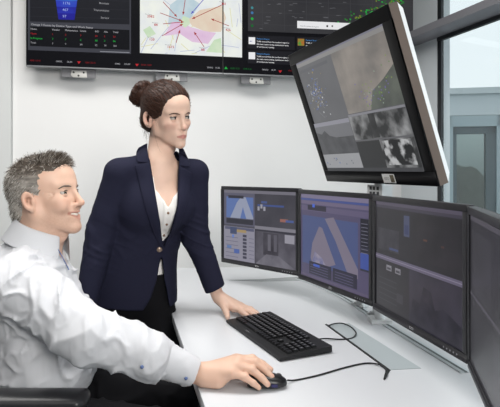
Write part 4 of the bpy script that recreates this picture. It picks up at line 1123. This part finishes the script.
def shirt_folds(P):
    arm = sstep(-.56, -.46, P[..., 0])*sstep(1.34, 1.26, P[..., 1])
    al = (P-ELR)@aD; cr_ = P@np.cross(aD, V3(0, 0, 1)); up_ = P[..., 2]
    q1 = np.stack([al*30+up_*17, cr_*10, up_*11-al*9], -1)
    n1 = 1-np.abs(noise3(q1+3.1))*2.2
    q2 = np.stack([P[..., 0]*11+P[..., 2]*16, P[..., 1]*8, P[..., 2]*26-P[..., 0]*19], -1)
    n2 = 1-np.abs(noise3(q2+7.7))*2.2
    f1 = np.clip(n1, 0, 1)**1.6; f2 = np.clip(n2, 0, 1)**1.6
    puff = noise3(P*np.array((15, 15, 17))+1.3)
    f3 = np.clip(1-np.abs(noise3(q1*1.9+9))*2.4, 0, 1)**1.5*.003
    return -f3-(f1*.0095*arm+f2*.0095*(1-arm))-puff*.0065+.005+np.sin(0)*0
FS.disp.append(shirt_folds)
sh = field_obj('shirt', FS, (-.86, 1.03, .58), (-.09, 1.72, 1.13), .0035, M_shirt, man, None, mo)
# cuff with its button
FK = Field(); cA = WRR-aD*.100+V3(-.0, -.002, .004); cB = WRR-aD*.010+V3(0, -.001, .002)
FK.add(p_rc(cA, cB, .0425, .0365), .004); FK.cut(p_rc(WRR-aD*.2, WRR+aD*.2, .0325, .0315), .003)
FK.cut(p_half(cA, aD), .003); FK.cut(p_half(cB, -aD), .003)
FK.disp.append(lambda P: .0015*noise3(P*55))
cf = field_obj('cuff', FK, cA-.07, cB+.07, .0028, M_shirt, sh, None, mo)
M_cbtn = mat('blue_button', '#5b6f9c', .4)
for q_ in (V3(-.165, 0, 0), V3(-.232, 0, 0)):
    px = (186, 378.5) if q_[0] > -.2 else (142, 367)
    p = hit(FK if q_[0] > -.2 else FS, *px, off=.001, t0=.9, t1=1.5); bm = bmesh.new(); bmesh.ops.create_uvsphere(bm, u_segments=12, v_segments=8, radius=.0042)
    bmesh.ops.translate(bm, verts=bm.verts, vec=Vector(p-mo)); finish('cuff_button', bm, M_cbtn, cf if q_[0] > -.2 else sh, smooth=True)
# collar: stand and fold-down leaf around the neck, open at the throat
def collar(name, c, axis, fwd, r, stand, leaf, gap, m, parent, org, point=.035, thick=.0025):
    axis = np.asarray(axis, float)/np.linalg.norm(axis); fwd = np.asarray(fwd, float); fwd = fwd-axis*(fwd@axis); fwd /= np.linalg.norm(fwd); lat = np.cross(axis, fwd)
    prof = []
    n = 36
    for i in range(n+1):
        th = gap+(2*PI-2*gap)*i/n; d = math.cos(th)*fwd*1.06+math.sin(th)*lat
        f = max(0, math.cos(th)); b = max(0, -math.cos(th))
        pts = []
        for rad, hgt in ((r+.001, -.012), (r, stand*.6), (r+.003, stand+.006*b-.004*f), (r+.008, stand+.002+.006*b-.006*f), (r+.016, stand*.5-leaf*.3), (r+.022+.006*f, -leaf*.55-point*f*.35), (r+.025+.010*f, -leaf*.9-point*f**3)):
            pts.append(np.asarray(c)+d*rad+axis*hgt)
        prof.append(pts)
    return patch(name, prof, thick, m, parent, org)
co = collar('collar', V3(-.577, 1.364, 1.078), V3(.30, .03, 1), V3(1, -.05, 0), .0600, .034, .024, .42, M_shirt, sh, mo)
M_trim = mat('collar_trim', '#6d7fa8', .8, var=.5, vscale=260)
for (a, b) in (((60.5, 243), (66.5, 247)), ((56, 259), (59.5, 264))):
    pa, pb = hit(FS, *a, off=.006, t0=1.0, t1=1.5), hit(FS, *b, off=.006, t0=1.0, t1=1.5)
bm = bmesh.new(); tube(bm, [Vector(np.array(p)-mo) for p in catmull([(-.512, 1.322, 1.062), (-.503, 1.325, 1.045), (-.494, 1.332, 1.022), (-.486, 1.342, .998)], 5)], .0025, 8, flat=.5); finish('placket_trim', bm, M_trim, sh, smooth=True)
for k, p in enumerate(((-.472, 1.33, .955), (-.455, 1.335, .90))):
    bm = bmesh.new(); bmesh.ops.create_uvsphere(bm, u_segments=12, v_segments=8, radius=.0045); pp = V3(*p)
    for _ in range(30): pp = pp-vM*max(-.01, min(.01, FS(pp[None])[0]-.001))*.8
    bmesh.ops.translate(bm, verts=bm.verts, vec=Vector(pp-mo)); finish('shirt_button', bm, M_cbtn, sh, smooth=True)

# black trousers, belt, shoes
FT = Field()
FT.add(p_seg((-.61, 1.40, .575), (-.592, 1.392, .675), (.172, .132), (.166, .132), uM), .02)
for h_, k_, a_ in HIPS: FT.chain([h_, k_], [.095, .078], .03); FT.chain([k_, a_+V3(0, 0, .0)], [.078, .055], .012)
FT.keep(p_half((-.6, 1.4, .688), (0.12, 0, 1)), .004)
FT.cut(p_seg((-.60, 1.395, .69), (-.592, 1.392, .80), (.160, .126), (.160, .126), uM), .004)
FT.disp.append(lambda P: -.006*np.clip(1-2.4*np.abs(noise3(P*np.array((22, 12, 14))+2)), 0, 1))
FT.keep(p_half((0, 0, .075), (0, 0, -1)), .004)
tr = field_obj('trousers', FT, (-.82, 1.08, .05), (-.08, 1.66, .74), .0045, M_trs, man, None, mo)
FB = Field(); FB.add(p_seg((-.597, 1.394, .650), (-.594, 1.393, .672), (.1745, .1385), (.1735, .1380), uM), .01)
FB.keep(p_half((-.6, 1.4, .682), (.12, 0, 1)), .002); FB.keep(p_half((-.6, 1.4, .650), (-.12, 0, -1)), .002)
FB.cut(p_seg((-.60, 1.395, .60), (-.592, 1.392, .72), (.166, .130), (.166, .130), uM), .003)
field_obj('belt', FB, (-.82, 1.15, .60), (-.38, 1.64, .74), .0045, mat('belt_leather', '#17130f', .4), tr, None, mo)
for h_, k_, a_ in HIPS: shoe(man, mo, (a_[0]-.02, a_[1], 0), (a_[0]+.20, a_[1]-.01, 0), M_shoe)

# ================================================================ the standing woman
wo = V3(-.44, 1.86, 0)
wom = thing('person', 'dark-haired woman in navy blazer standing and leaning one hand on the desk', 'person', tuple(wo))
Hw = Frame((-.300, 1.780, 1.462), R(-43), R(-9), R(7), .94)
_e = V3((179.2-250)*1.71/500, 1.71, 1.26+(172-117.2)*1.71/500); Hw.o = Hw.o+(_e-Hw(.075, 0, -.003))*V3(1, 0, 1)+V3(0, 0, 0)
print('HW', Hw.o, Hw(.075, 0, -.003))
uW = V3(.942, .337, 0); vW = V3(.337, -.942, 0)
SWR = V3(-.452, 1.735, 1.252); EWR = V3(-.520, 1.745, 1.045); WWR = V3(-.556, 1.705, .82)
SWL = V3(-.206, 1.826, 1.250); EWL = V3(-.204, 1.850, 1.03); WWL = V3(-.118, 1.850, .797)
CH = V3(-.345, 1.810, 1.15)
def wom_torso(F, e, k=.03, waist=0., bust=True):
    F.add(p_seg((-.440, 1.865, .84), (-.403, 1.850, 1.02), (.150+e, .105+e), (.116+e+waist, .086+e+waist), uW), k)
    F.add(p_seg((-.403, 1.850, 1.02), CH, (.116+e+waist, .086+e+waist), (.128+e, .092+e), uW), k)
    F.add(p_seg(CH, (-.334, 1.795, 1.238), (.128+e, .092+e), (.105+e, .068+e), uW), k)
    F.add(p_seg((-.334, 1.795, 1.238), (-.325, 1.790, 1.29), (.085+e, .060+e), (.05+e, .045+e), uW), k)
    for sh_ in (SWR, SWL): F.add(p_rc((-.326, 1.790, 1.292), sh_+V3(0, 0, .004), .028+e, .042+e), .025)
    if bust:
        for s in (-1, 1): F.add(p_ell(CH+vW*.050+uW*s*.058+V3(0, 0, -.010), (.058+e, .052+e, .064+e)), .045)
FW = Field()
head(FW, Hw, False, False)
FW.chain([Hw(-.024, 0, -.045), Hw(-.028, 0, -.10), (-.326, 1.792, 1.29), (-.33, 1.80, 1.22)], [.047, .046, .051, .062], .02)
FHw = Field(); FHw.ops = list(FW.ops)
wom_torso(FW, -.012)
FW.chain([SWR, EWR, WWR], [.040, .034, .023], .012)
FW.chain([SWL, EWL, WWL], [.040, .034, .0225], .012)
mw = [V3(-.058, 1.803, .770), V3(-.044, 1.815, .772), V3(-.034, 1.831, .770), V3(-.030, 1.848, .764)]
fw_ = [[V3(-.030, 1.776, .765), V3(-.012, 1.758, .756), V3(.002, 1.744, .748)],
       [V3(-.010, 1.788, .766), V3(.012, 1.768, .757), V3(.028, 1.754, .748)],
       [V3(.002, 1.808, .764), V3(.022, 1.790, .756), V3(.037, 1.778, .748)],
       [V3(.000, 1.830, .758), V3(.014, 1.819, .753), V3(.026, 1.810, .747)]]
hand(FW, WWL, mw, fw_, [V3(-.104, 1.832, .783), V3(-.093, 1.806, .772), V3(-.084, 1.780, .760), V3(-.078, 1.756, .7495)], V3(0, 0, 1))
dw = (WWR-EWR)/np.linalg.norm(WWR-EWR)
FW.add(p_seg(WWR, WWR+dw*.075, (.026, .015), (.036, .014), V3(.3, -1, 0)), .01)
for i in range(4):
    b0 = WWR+dw*.075+V3(.3, -1, 0)*(.024-.016*i)*.95; FW.chain([b0, b0+dw*.038, b0+dw*.062+V3(.012, 0, 0)], [.0085, .008, .0065], .003)
FW.chain([WWR+dw*.02, WWR+dw*.05+V3(.012, -.036, 0), WWR+dw*.085+V3(.016, -.042, 0)], [.013, .0105, .008], .006)
LEGS = [(V3(-.515, 1.840, .80), V3(-.545, 1.815, .50), V3(-.548, 1.835, .09)), (V3(-.392, 1.888, .80), V3(-.275, 1.850, .50), V3(-.26, 1.89, .09))]
for h_, k_, a_ in LEGS: FW.chain([h_, k_, a_, a_+V3(.02, -.12, -.055)], [.066, .044, .032, .022], .02)
wb = field_obj('body', FW, (-.66, 1.62, .0), (.08, 1.98, 1.60), .0026, M_skin, wom, skin_color(Hw, False), wo)
eye_objs(Hw, V3(.36, 1.66, 1.52), wom, '#262b2e', wo)
for s in (-1, 1):
    face_tube('eyebrow', FHw, Hw, [(s*.014, .0115), (s*.026, .0148), (s*.037, .0152), (s*.049, .0105)], .0026, M_brow_w, wom, wo, flat=.8)
    face_tube('eyelash', FHw, Hw, [(s*.0185, .0008), (s*.025, .0026), (s*.034, .0026), (s*.0450, -.0004)], .0018, M_lash, wom, wo, off=.0002)

BUN = np.array((-.110, -.024, .066))
def bun_phi(q):
    ax = np.array((-.80, 0, .60)); b = q-np.array((-.02, 0, .03)); x = b@np.array((.60, 0, .80)); y = b[..., 1]
    return np.arctan2(y, x)
FHA = Field()
FHA.add(p_ell(Hw(-.014, 0, .038), np.array((.106, .0855, .0935))*Hw.s, Hw.R), .01)
FHA.add(p_ell(Hw(-.052, 0, -.018), np.array((.068, .076, .062))*Hw.s, Hw.R), .02)
FHA.cut(p_ell(Hw(.090, 0, -.030), np.array((.072, .080, .110))*Hw.s, Hw.R), .014)
for s in (-1, 1): FHA.cut(p_ell(Hw(-.004, s*.090, -.036), np.array((.021, .022, .026))*Hw.s, Hw.R), .004); FHA.cut(p_ell(Hw(.045, s*.075, -.050), np.array((.042, .03, .058))*Hw.s, Hw.R), .004)
FHA.cut(p_half(Hw(-.03, 0, -.050), -Hw.d(.55, 0, -1)), .006)
rb = random.Random(4)
FHA.add(p_ell(Hw(*BUN), np.array((.040, .042, .040))*Hw.s, Hw.R), .008)
for i in range(11):
    a = i*2*PI/11; t = np.array((rb.uniform(-.012, .012), math.cos(a)*.036, math.sin(a)*.036)); c_ = BUN+np.array((-.012, 0, .006))+t
    tdir = np.array((rb.uniform(-.5, .5), -math.sin(a), math.cos(a)))*.020
    FHA.add(p_rc(Hw(*(c_-tdir)), Hw(*(c_+tdir)), .0125, .0095), .003)
def hair_groove(P):
    q = Hw.inv(P); far = sstep(.030, .046, np.linalg.norm(q-BUN, axis=-1))
    ph = bun_phi(q)+.15*noise3(q*25)
    g = np.sin(ph*43+4*noise3(q*16))*.6+np.sin(ph*97+1)*.5
    r_ = np.linalg.norm(q-BUN, axis=-1); an = np.arctan2(q[..., 2]-BUN[2], q[..., 1]-BUN[1])
    gb = np.sin(an*5+r_*330+2*noise3(q*40))
    return -.0011*g*far*(.6+.6*noise3(q*18))-.0022*gb*(1-far)
FHA.disp.append(hair_groove); FHA.disp.append(lambda P: -.003*noise3(Hw.inv(P)*np.array((14, 18, 18))+5)*sstep(.05, .0, Hw.inv(P)[..., 0]))
def wom_hcol(V):
    q = Hw.inv(V); ph = bun_phi(q)+.12*noise3(q*25)
    n = .5*np.sin(ph*47+3*noise3(q*12))+.6*noise3(np.stack([ph*30, q[:, 0]*14, q[:, 2]*14], -1))
    return np.clip(lerpc(np.repeat(C3('#1c120f')[None], len(V), 0), C3('#4d3024'), .36+.45*n), 0, 1)
wh = field_obj('hair', FHA, Hw.o-.19, Hw.o+.18, .0027, M_hair, wom, wom_hcol, wo, 0)
Vh, _q = surface(FHA, Hw.o-.19, Hw.o+.18, .006)
Vh = Vh[rng.integers(0, len(Vh), 5200)]+rng.normal(size=(5200, 3))*.0015; Nh = grad(FHA, Vh, .004); qh = Hw.inv(Vh)
nearb = np.linalg.norm(qh-BUN, axis=1) < .052
Dh = (Hw.o+Hw.s*(Hw.R@BUN))-Vh; Dh /= np.linalg.norm(Dh, axis=1, keepdims=True)
Dh = np.where(nearb[:, None], np.cross(Nh, Dh+rng.normal(size=Dh.shape)*.5), Dh+rng.normal(size=Dh.shape)*.10)
Dh = Dh-Nh*(Dh*Nh).sum(1)[:, None]; Dh /= np.linalg.norm(Dh, axis=1, keepdims=True)+1e-9
wq = rng.random(5200)[:, None]
strands('loose_hair', Vh-Nh*.0012, Nh, Dh+Nh*.05, np.where(nearb, .014, .024)*(.6+.6*rng.random(5200)), .0008, C3('#1a110e')*(1-wq)+C3('#5b3a2c')*wq, M_hair, wh, wo)
# loose wisps at the ear and nape, flyaways at the bun
bm = bmesh.new()
for pts in ([(-.004, -.076, .006), (.004, -.081, -.018), (.000, -.080, -.045), (-.006, -.074, -.070), (-.002, -.070, -.085)], [(.010, -.074, .010), (.018, -.077, -.012), (.016, -.075, -.034), (.010, -.071, -.055)],
            [(-.05, -.052, -.05), (-.058, -.05, -.075), (-.052, -.046, -.10), (-.044, -.044, -.118)], [(-.062, -.04, -.05), (-.07, -.038, -.08), (-.066, -.034, -.105)], [(-.044, -.060, -.035), (-.058, -.066, -.060), (-.048, -.062, -.085), (-.034, -.056, -.10)],
            [(.01, .076, .0), (.016, .078, -.02), (.012, .074, -.045)]):
    for j in range(4):
        o_ = rng.normal(size=3)*.0022
        tube(bm, [Vector(Hw(*(np.array(p)+o_*(1+i*.6)))-wo) for i, p in enumerate([tuple(c) for c in catmull(pts, 4)])], .0005, 4, lambda t: 1-.7*t)
for j in range(60):
    th = rb.uniform(0, 2*PI); d = np.array((-.4+rb.uniform(-.6, .4), math.cos(th), math.sin(th))); d /= np.linalg.norm(d)
    p0 = BUN+d*.036; t2 = np.cross(d, rng.normal(size=3)); t2 /= np.linalg.norm(t2)
    tube(bm, [Vector(Hw(*(p0+d*.010*math.sin(k*.9)*rb.uniform(.6, 1.4)+t2*k*.009))-wo) for k in range(4)], .0008, 4, lambda t: 1-.6*t)
finish('loose_hair', bm, mat('hair_wisps', '#3d2a23', .5), wh, smooth=True)

# white blouse
FL = Field(); wom_torso(FL, -.004)
FL.keep(p_half((-.4, 1.85, .868), (0, 0, -1)), .003)
Fblo = Field(); Fblo.ops = list(FL.ops)
FL.cut(opening([(140, 120), (150, 160), (155.5, 190), (168, 207.5), (178.5, 190), (182, 160), (190, 120)], V3(-.328, 1.795, 1.28), vW), .003)
FL.cut(p_half((-.33, 1.79, 1.262), (-.2, .3, -1)), .003)
FL.disp.append(lambda P: -.003*np.clip(1-2.2*np.abs(noise3(np.stack([(P@uW)*38, P[..., 2]*9, P[..., 2]*6], -1)+5)), 0, 1))
bl = field_obj('blouse', FL, (-.62, 1.68, .85), (-.15, 2.0, 1.33), .003, mat('blouse_cream', '#f1efec', .75, spec=.15, bump=.1, bscale=900), wom, None, wo)
M_gold = mat('button_bronze', '#8a6f5c', .35, .6)
for p in ((168.3, 213), (166.8, 224.5), (164, 235.5)):
    P0 = hit(Fblo, *p, off=.0015, t0=1.4); bm = bmesh.new(); bmesh.ops.create_uvsphere(bm, u_segments=12, v_segments=8, radius=.0045); bmesh.ops.translate(bm, verts=bm.verts, vec=Vector(P0-wo)); finish('blouse_button', bm, M_gold, bl, smooth=True)

# navy blazer
FJ = Field(); wom_torso(FJ, .010, .03, waist=.008)
FJ.add(p_seg((-.445, 1.866, .72), (-.424, 1.858, .93), (.176, .128), (.146, .114), uW), .03)
FJ.chain([SWR, EWR, WWR], [.054, .049, .037], .012); FJ.chain([SWL, EWL, WWL+V3(0, 0, .01)], [.052, .047, .0375], .012)
for S_, s in ((SWR, -1), (SWL, 1)): FJ.add(p_ell(S_+V3(0, 0, .020)-uW*s*.012, (.052, .046, .026)), .02)
FJ0 = Field(); FJ0.ops = list(FJ.ops)
FJ.cut(p_half(WWL+(EWL-WWL)*.13, -(WWL-EWL)), .003) ; FJ.cut(p_half(WWR+(EWR-WWR)*.05, -(WWR-EWR)), .003) if False else None
FJ.cut(p_half((-.45, 1.86, .772), (0.06, .05, 1)), .004)
FJ.cut(opening([(146, 120), (147.5, 146), (150.5, 165), (155.5, 195), (160, 222), (162.3, 246), (164.2, 246), (172, 228), (178, 205), (178.8, 175), (178.5, 146), (180, 120)], V3(-.328, 1.795, 1.28), vW), .003)
FJ.cut(opening([(161.5, 252), (157, 280), (151, 298), (138, 318), (176, 322), (169, 303), (164.3, 280)], V3(-.42, 1.86, .9), vW), .003)
FJ.cut(p_rc((-.322, 1.785, 1.27), (-.320, 1.785, 1.40), .058, .062), .004)
def jfold(P):
    el = np.exp(-((P-EWL)**2).sum(-1)/.10**2)+np.exp(-((P-EWR)**2).sum(-1)/.10**2)
    q = np.stack([P[..., 0]*10, P[..., 1]*10, P[..., 2]*42+P[..., 0]*20], -1)
    wa = np.exp(-((P[..., 2]-1.0)/.07)**2)*.6
    q2 = np.stack([P[..., 0]*14+P[..., 2]*10, P[..., 1]*8, P[..., 2]*24-P[..., 0]*22], -1)
    return -.0055*el*np.clip(1-2.2*np.abs(noise3(q+2)), 0, 1)-.0050*wa*np.clip(1-2.2*np.abs(noise3(q2+4)), 0, 1)-.003*noise3(P*12)
FJ.disp.append(jfold)
jk = field_obj('jacket', FJ, (-.66, 1.62, .70), (-.05, 2.02, 1.37), .0032, M_jack, wom, None, wo)
def lapel(inner, outer, name='lapel'):
    n = 22; ci = [np.array(p) for p in catmull([(x, y, 0) for x, y in inner], 8)]; co_ = [np.array(p) for p in catmull([(x, y, 0) for x, y in outer], 8)]
    rs = lambda C, t: C[min(len(C)-1, int(round(t*(len(C)-1))))]
    rows = []
    for i in range(n+1):
        a, b = rs(ci, i/n), rs(co_, i/n); row = []
        for j in range(6):
            f = j/5; p = a*(1-f)+b*f; lift = .004+.005*math.sin(PI*min(1, f*1.1))*(1-i/n*.6)
            h_ = hit(FJ0, p[0], p[1], off=lift, t0=1.35)
            if h_[1] > 1.80: h_ = CAMP+(h_-CAMP)*(1.795-.012*(j/5))/h_[1]
            row.append(h_)
        rows.append(row)
    return patch(name, rows, .003, M_jack, jk, wo, 1)
lapel([(150.0, 162), (152.6, 178), (155.8, 196), (160.2, 222), (162.6, 246)], [(134.6, 165), (139, 184), (144.5, 206), (152, 230), (161, 248)])
lapel([(178.9, 165), (179, 178), (178.2, 204), (172.5, 227), (164.4, 245.5)], [(192, 173), (191, 184), (187.0, 203), (178, 229), (165.5, 248)])
lapel([(147.2, 143), (147.6, 150), (149, 158), (150.0, 163)], [(138.5, 147.5), (136.3, 152), (136.0, 157), (137, 162)], 'collar_wing')
lapel([(178.6, 145), (178.8, 152), (178.9, 158), (178.9, 165.5)], [(183.5, 149), (186.5, 155), (189, 161), (190, 167)], 'collar_wing')
rows = []
for i in range(25):
    th = R(62)+R(236)*i/24; d = math.cos(th)*vW+math.sin(th)*uW; c_ = V3(-.324, 1.795, 1.313)
    rows.append([c_+d*(.050)+V3(0, 0, .004), c_+d*.056+V3(0, 0, .022), c_+d*.064+V3(0, 0, .020), c_+d*.078+V3(0, 0, -.002), c_+d*.088+V3(0, 0, -.022)])
patch('collar', rows, .004, M_jack, jk, wo, 1)
P0 = hit(FJ0, 159.5, 249.5, off=.003, t0=1.4); bm = bmesh.new(); bmesh.ops.create_uvsphere(bm, u_segments=18, v_segments=10, radius=.0098)
for v in bm.verts: v.co = Matrix.Rotation(math.atan2(vW[1], vW[0]), 3, 'Z') @ Vector((v.co.x*.4, v.co.y, v.co.z)) + Vector(P0-wo)
finish('button', bm, mat('jacket_button', '#8d7a6c', .3, .5), jk, smooth=True)
FP = Field()
FP.add(p_seg((-.440, 1.865, .80), (-.424, 1.858, .90), (.156, .111), (.142, .100), uW), .02)
for h_, k_, a_ in LEGS: FP.chain([h_, k_], [.090, .062], .02); FP.chain([k_, a_], [.062, .045], .01)
FP.keep(p_half((0, 0, .885), (0, 0, 1)), .003); FP.keep(p_half((0, 0, .06), (0, 0, -1)), .003)
FP.disp.append(lambda P: -.003*np.clip(1-2.4*np.abs(noise3(P*np.array((20, 20, 9))+9)), 0, 1))
field_obj('trousers', FP, (-.66, 1.66, .03), (-.15, 2.02, .92), .0045, M_trs, wom, None, wo)
for h_, k_, a_ in LEGS: shoe(wom, wo, (a_[0]-.005, a_[1]+.03, 0), (a_[0]+.04, a_[1]-.17, 0), M_shoe)

# ---------------------------------------------------------------- office chair under the man
ch = thing('office_chair', 'black office chair under the seated man, glossy armrest in front', 'chair', (-.62, 1.40, 0))
M_chr = mat('chair_black', '#1b1b1d', .38, spec=.5); M_cfab = mat('chair_fabric', '#202023', .9, bump=.3, bscale=900)
def crel(*p): return Vector(p)-ch.location
bm = bmesh.new(); bx(bm, -.24, .24, -.235, .235, .405, .475); finish('seat', bm, M_cfab, ch, bev=.03, seg=4)
FBk = Field(); FBk.add(p_seg((-.865, 1.345, .60), (-.885, 1.335, 1.00), (.21, .022), (.18, .018), V3(-.30, .95, 0)), .01)
field_obj('backrest', FBk, (-1.02, 1.08, .52), (-.74, 1.62, 1.08), .006, M_cfab, ch, None, V3(*ch.location))
bm = bmesh.new(); tube(bm, [crel(*p) for p in ((-.70, 1.40, .415), (-.86, 1.385, .42), (-.905, 1.36, .52), (-.902, 1.345, .72))], .02, 10, flat=1.6); finish('back_bracket', bm, M_chr, ch, smooth=True)
def armrest(ys, dy):
    F = Field(); F.add(p_seg((-.72, ys+dy, .744), (-.385, ys, .744), (.042, .020), (.040, .020), V3(0, 1, 0)), .004)
    a = field_obj('armrest', F, (-.80, ys-.08, .69), (-.30, ys+.08+dy, .78), .004, mat('armrest_gloss', '#2a2a2d', .3, spec=.5), ch, None, V3(*ch.location))
    bm = bmesh.new(); s = -1 if ys < 1.4 else 1
    tube(bm, [crel(*p) for p in ((-.60, ys+.01, .705), (-.60, ys+s*.012, .62), (-.605, ys-s*.0, .47), (-.61, 1.40+s*.18, .415), (-.62, 1.40+s*.10, .41))], .017, 10, flat=1.5, up=(1, 0, 0)); finish('arm_post', bm, M_chr, a, smooth=True)
armrest(1.135, .0); armrest(1.665, .0)
bm = bmesh.new(); cyl(bm, (0, 0, .09), (0, 0, .40), .028, n=20); bx(bm, -.10, .10, -.08, .08, .385, .41); finish('gas_column', bm, M_chr, ch, bev=.003)
for k in range(5):
    a = 2*PI*k/5+.716; d = Vector((math.cos(a), math.sin(a), 0))
    bm = bmesh.new(); tube(bm, [Vector((0, 0, .115))+d*.02, Vector((0, 0, .11))+d*.15, Vector((0, 0, .085))+d*.30], .024, 10, lambda t: 1-.4*t); lgo = finish('base_leg', bm, M_chr, ch, smooth=True)
    bm = bmesh.new(); n_ = Vector((-d.y, d.x, 0)); c_ = d*.30+Vector((0, 0, .030)); cyl(bm, c_-n_*.02, c_+n_*.02, .029, n=18); cyl(bm, c_, d*.30+Vector((0, 0, .08)), .008); finish('caster', bm, M_chr, lgo, bev=.002)
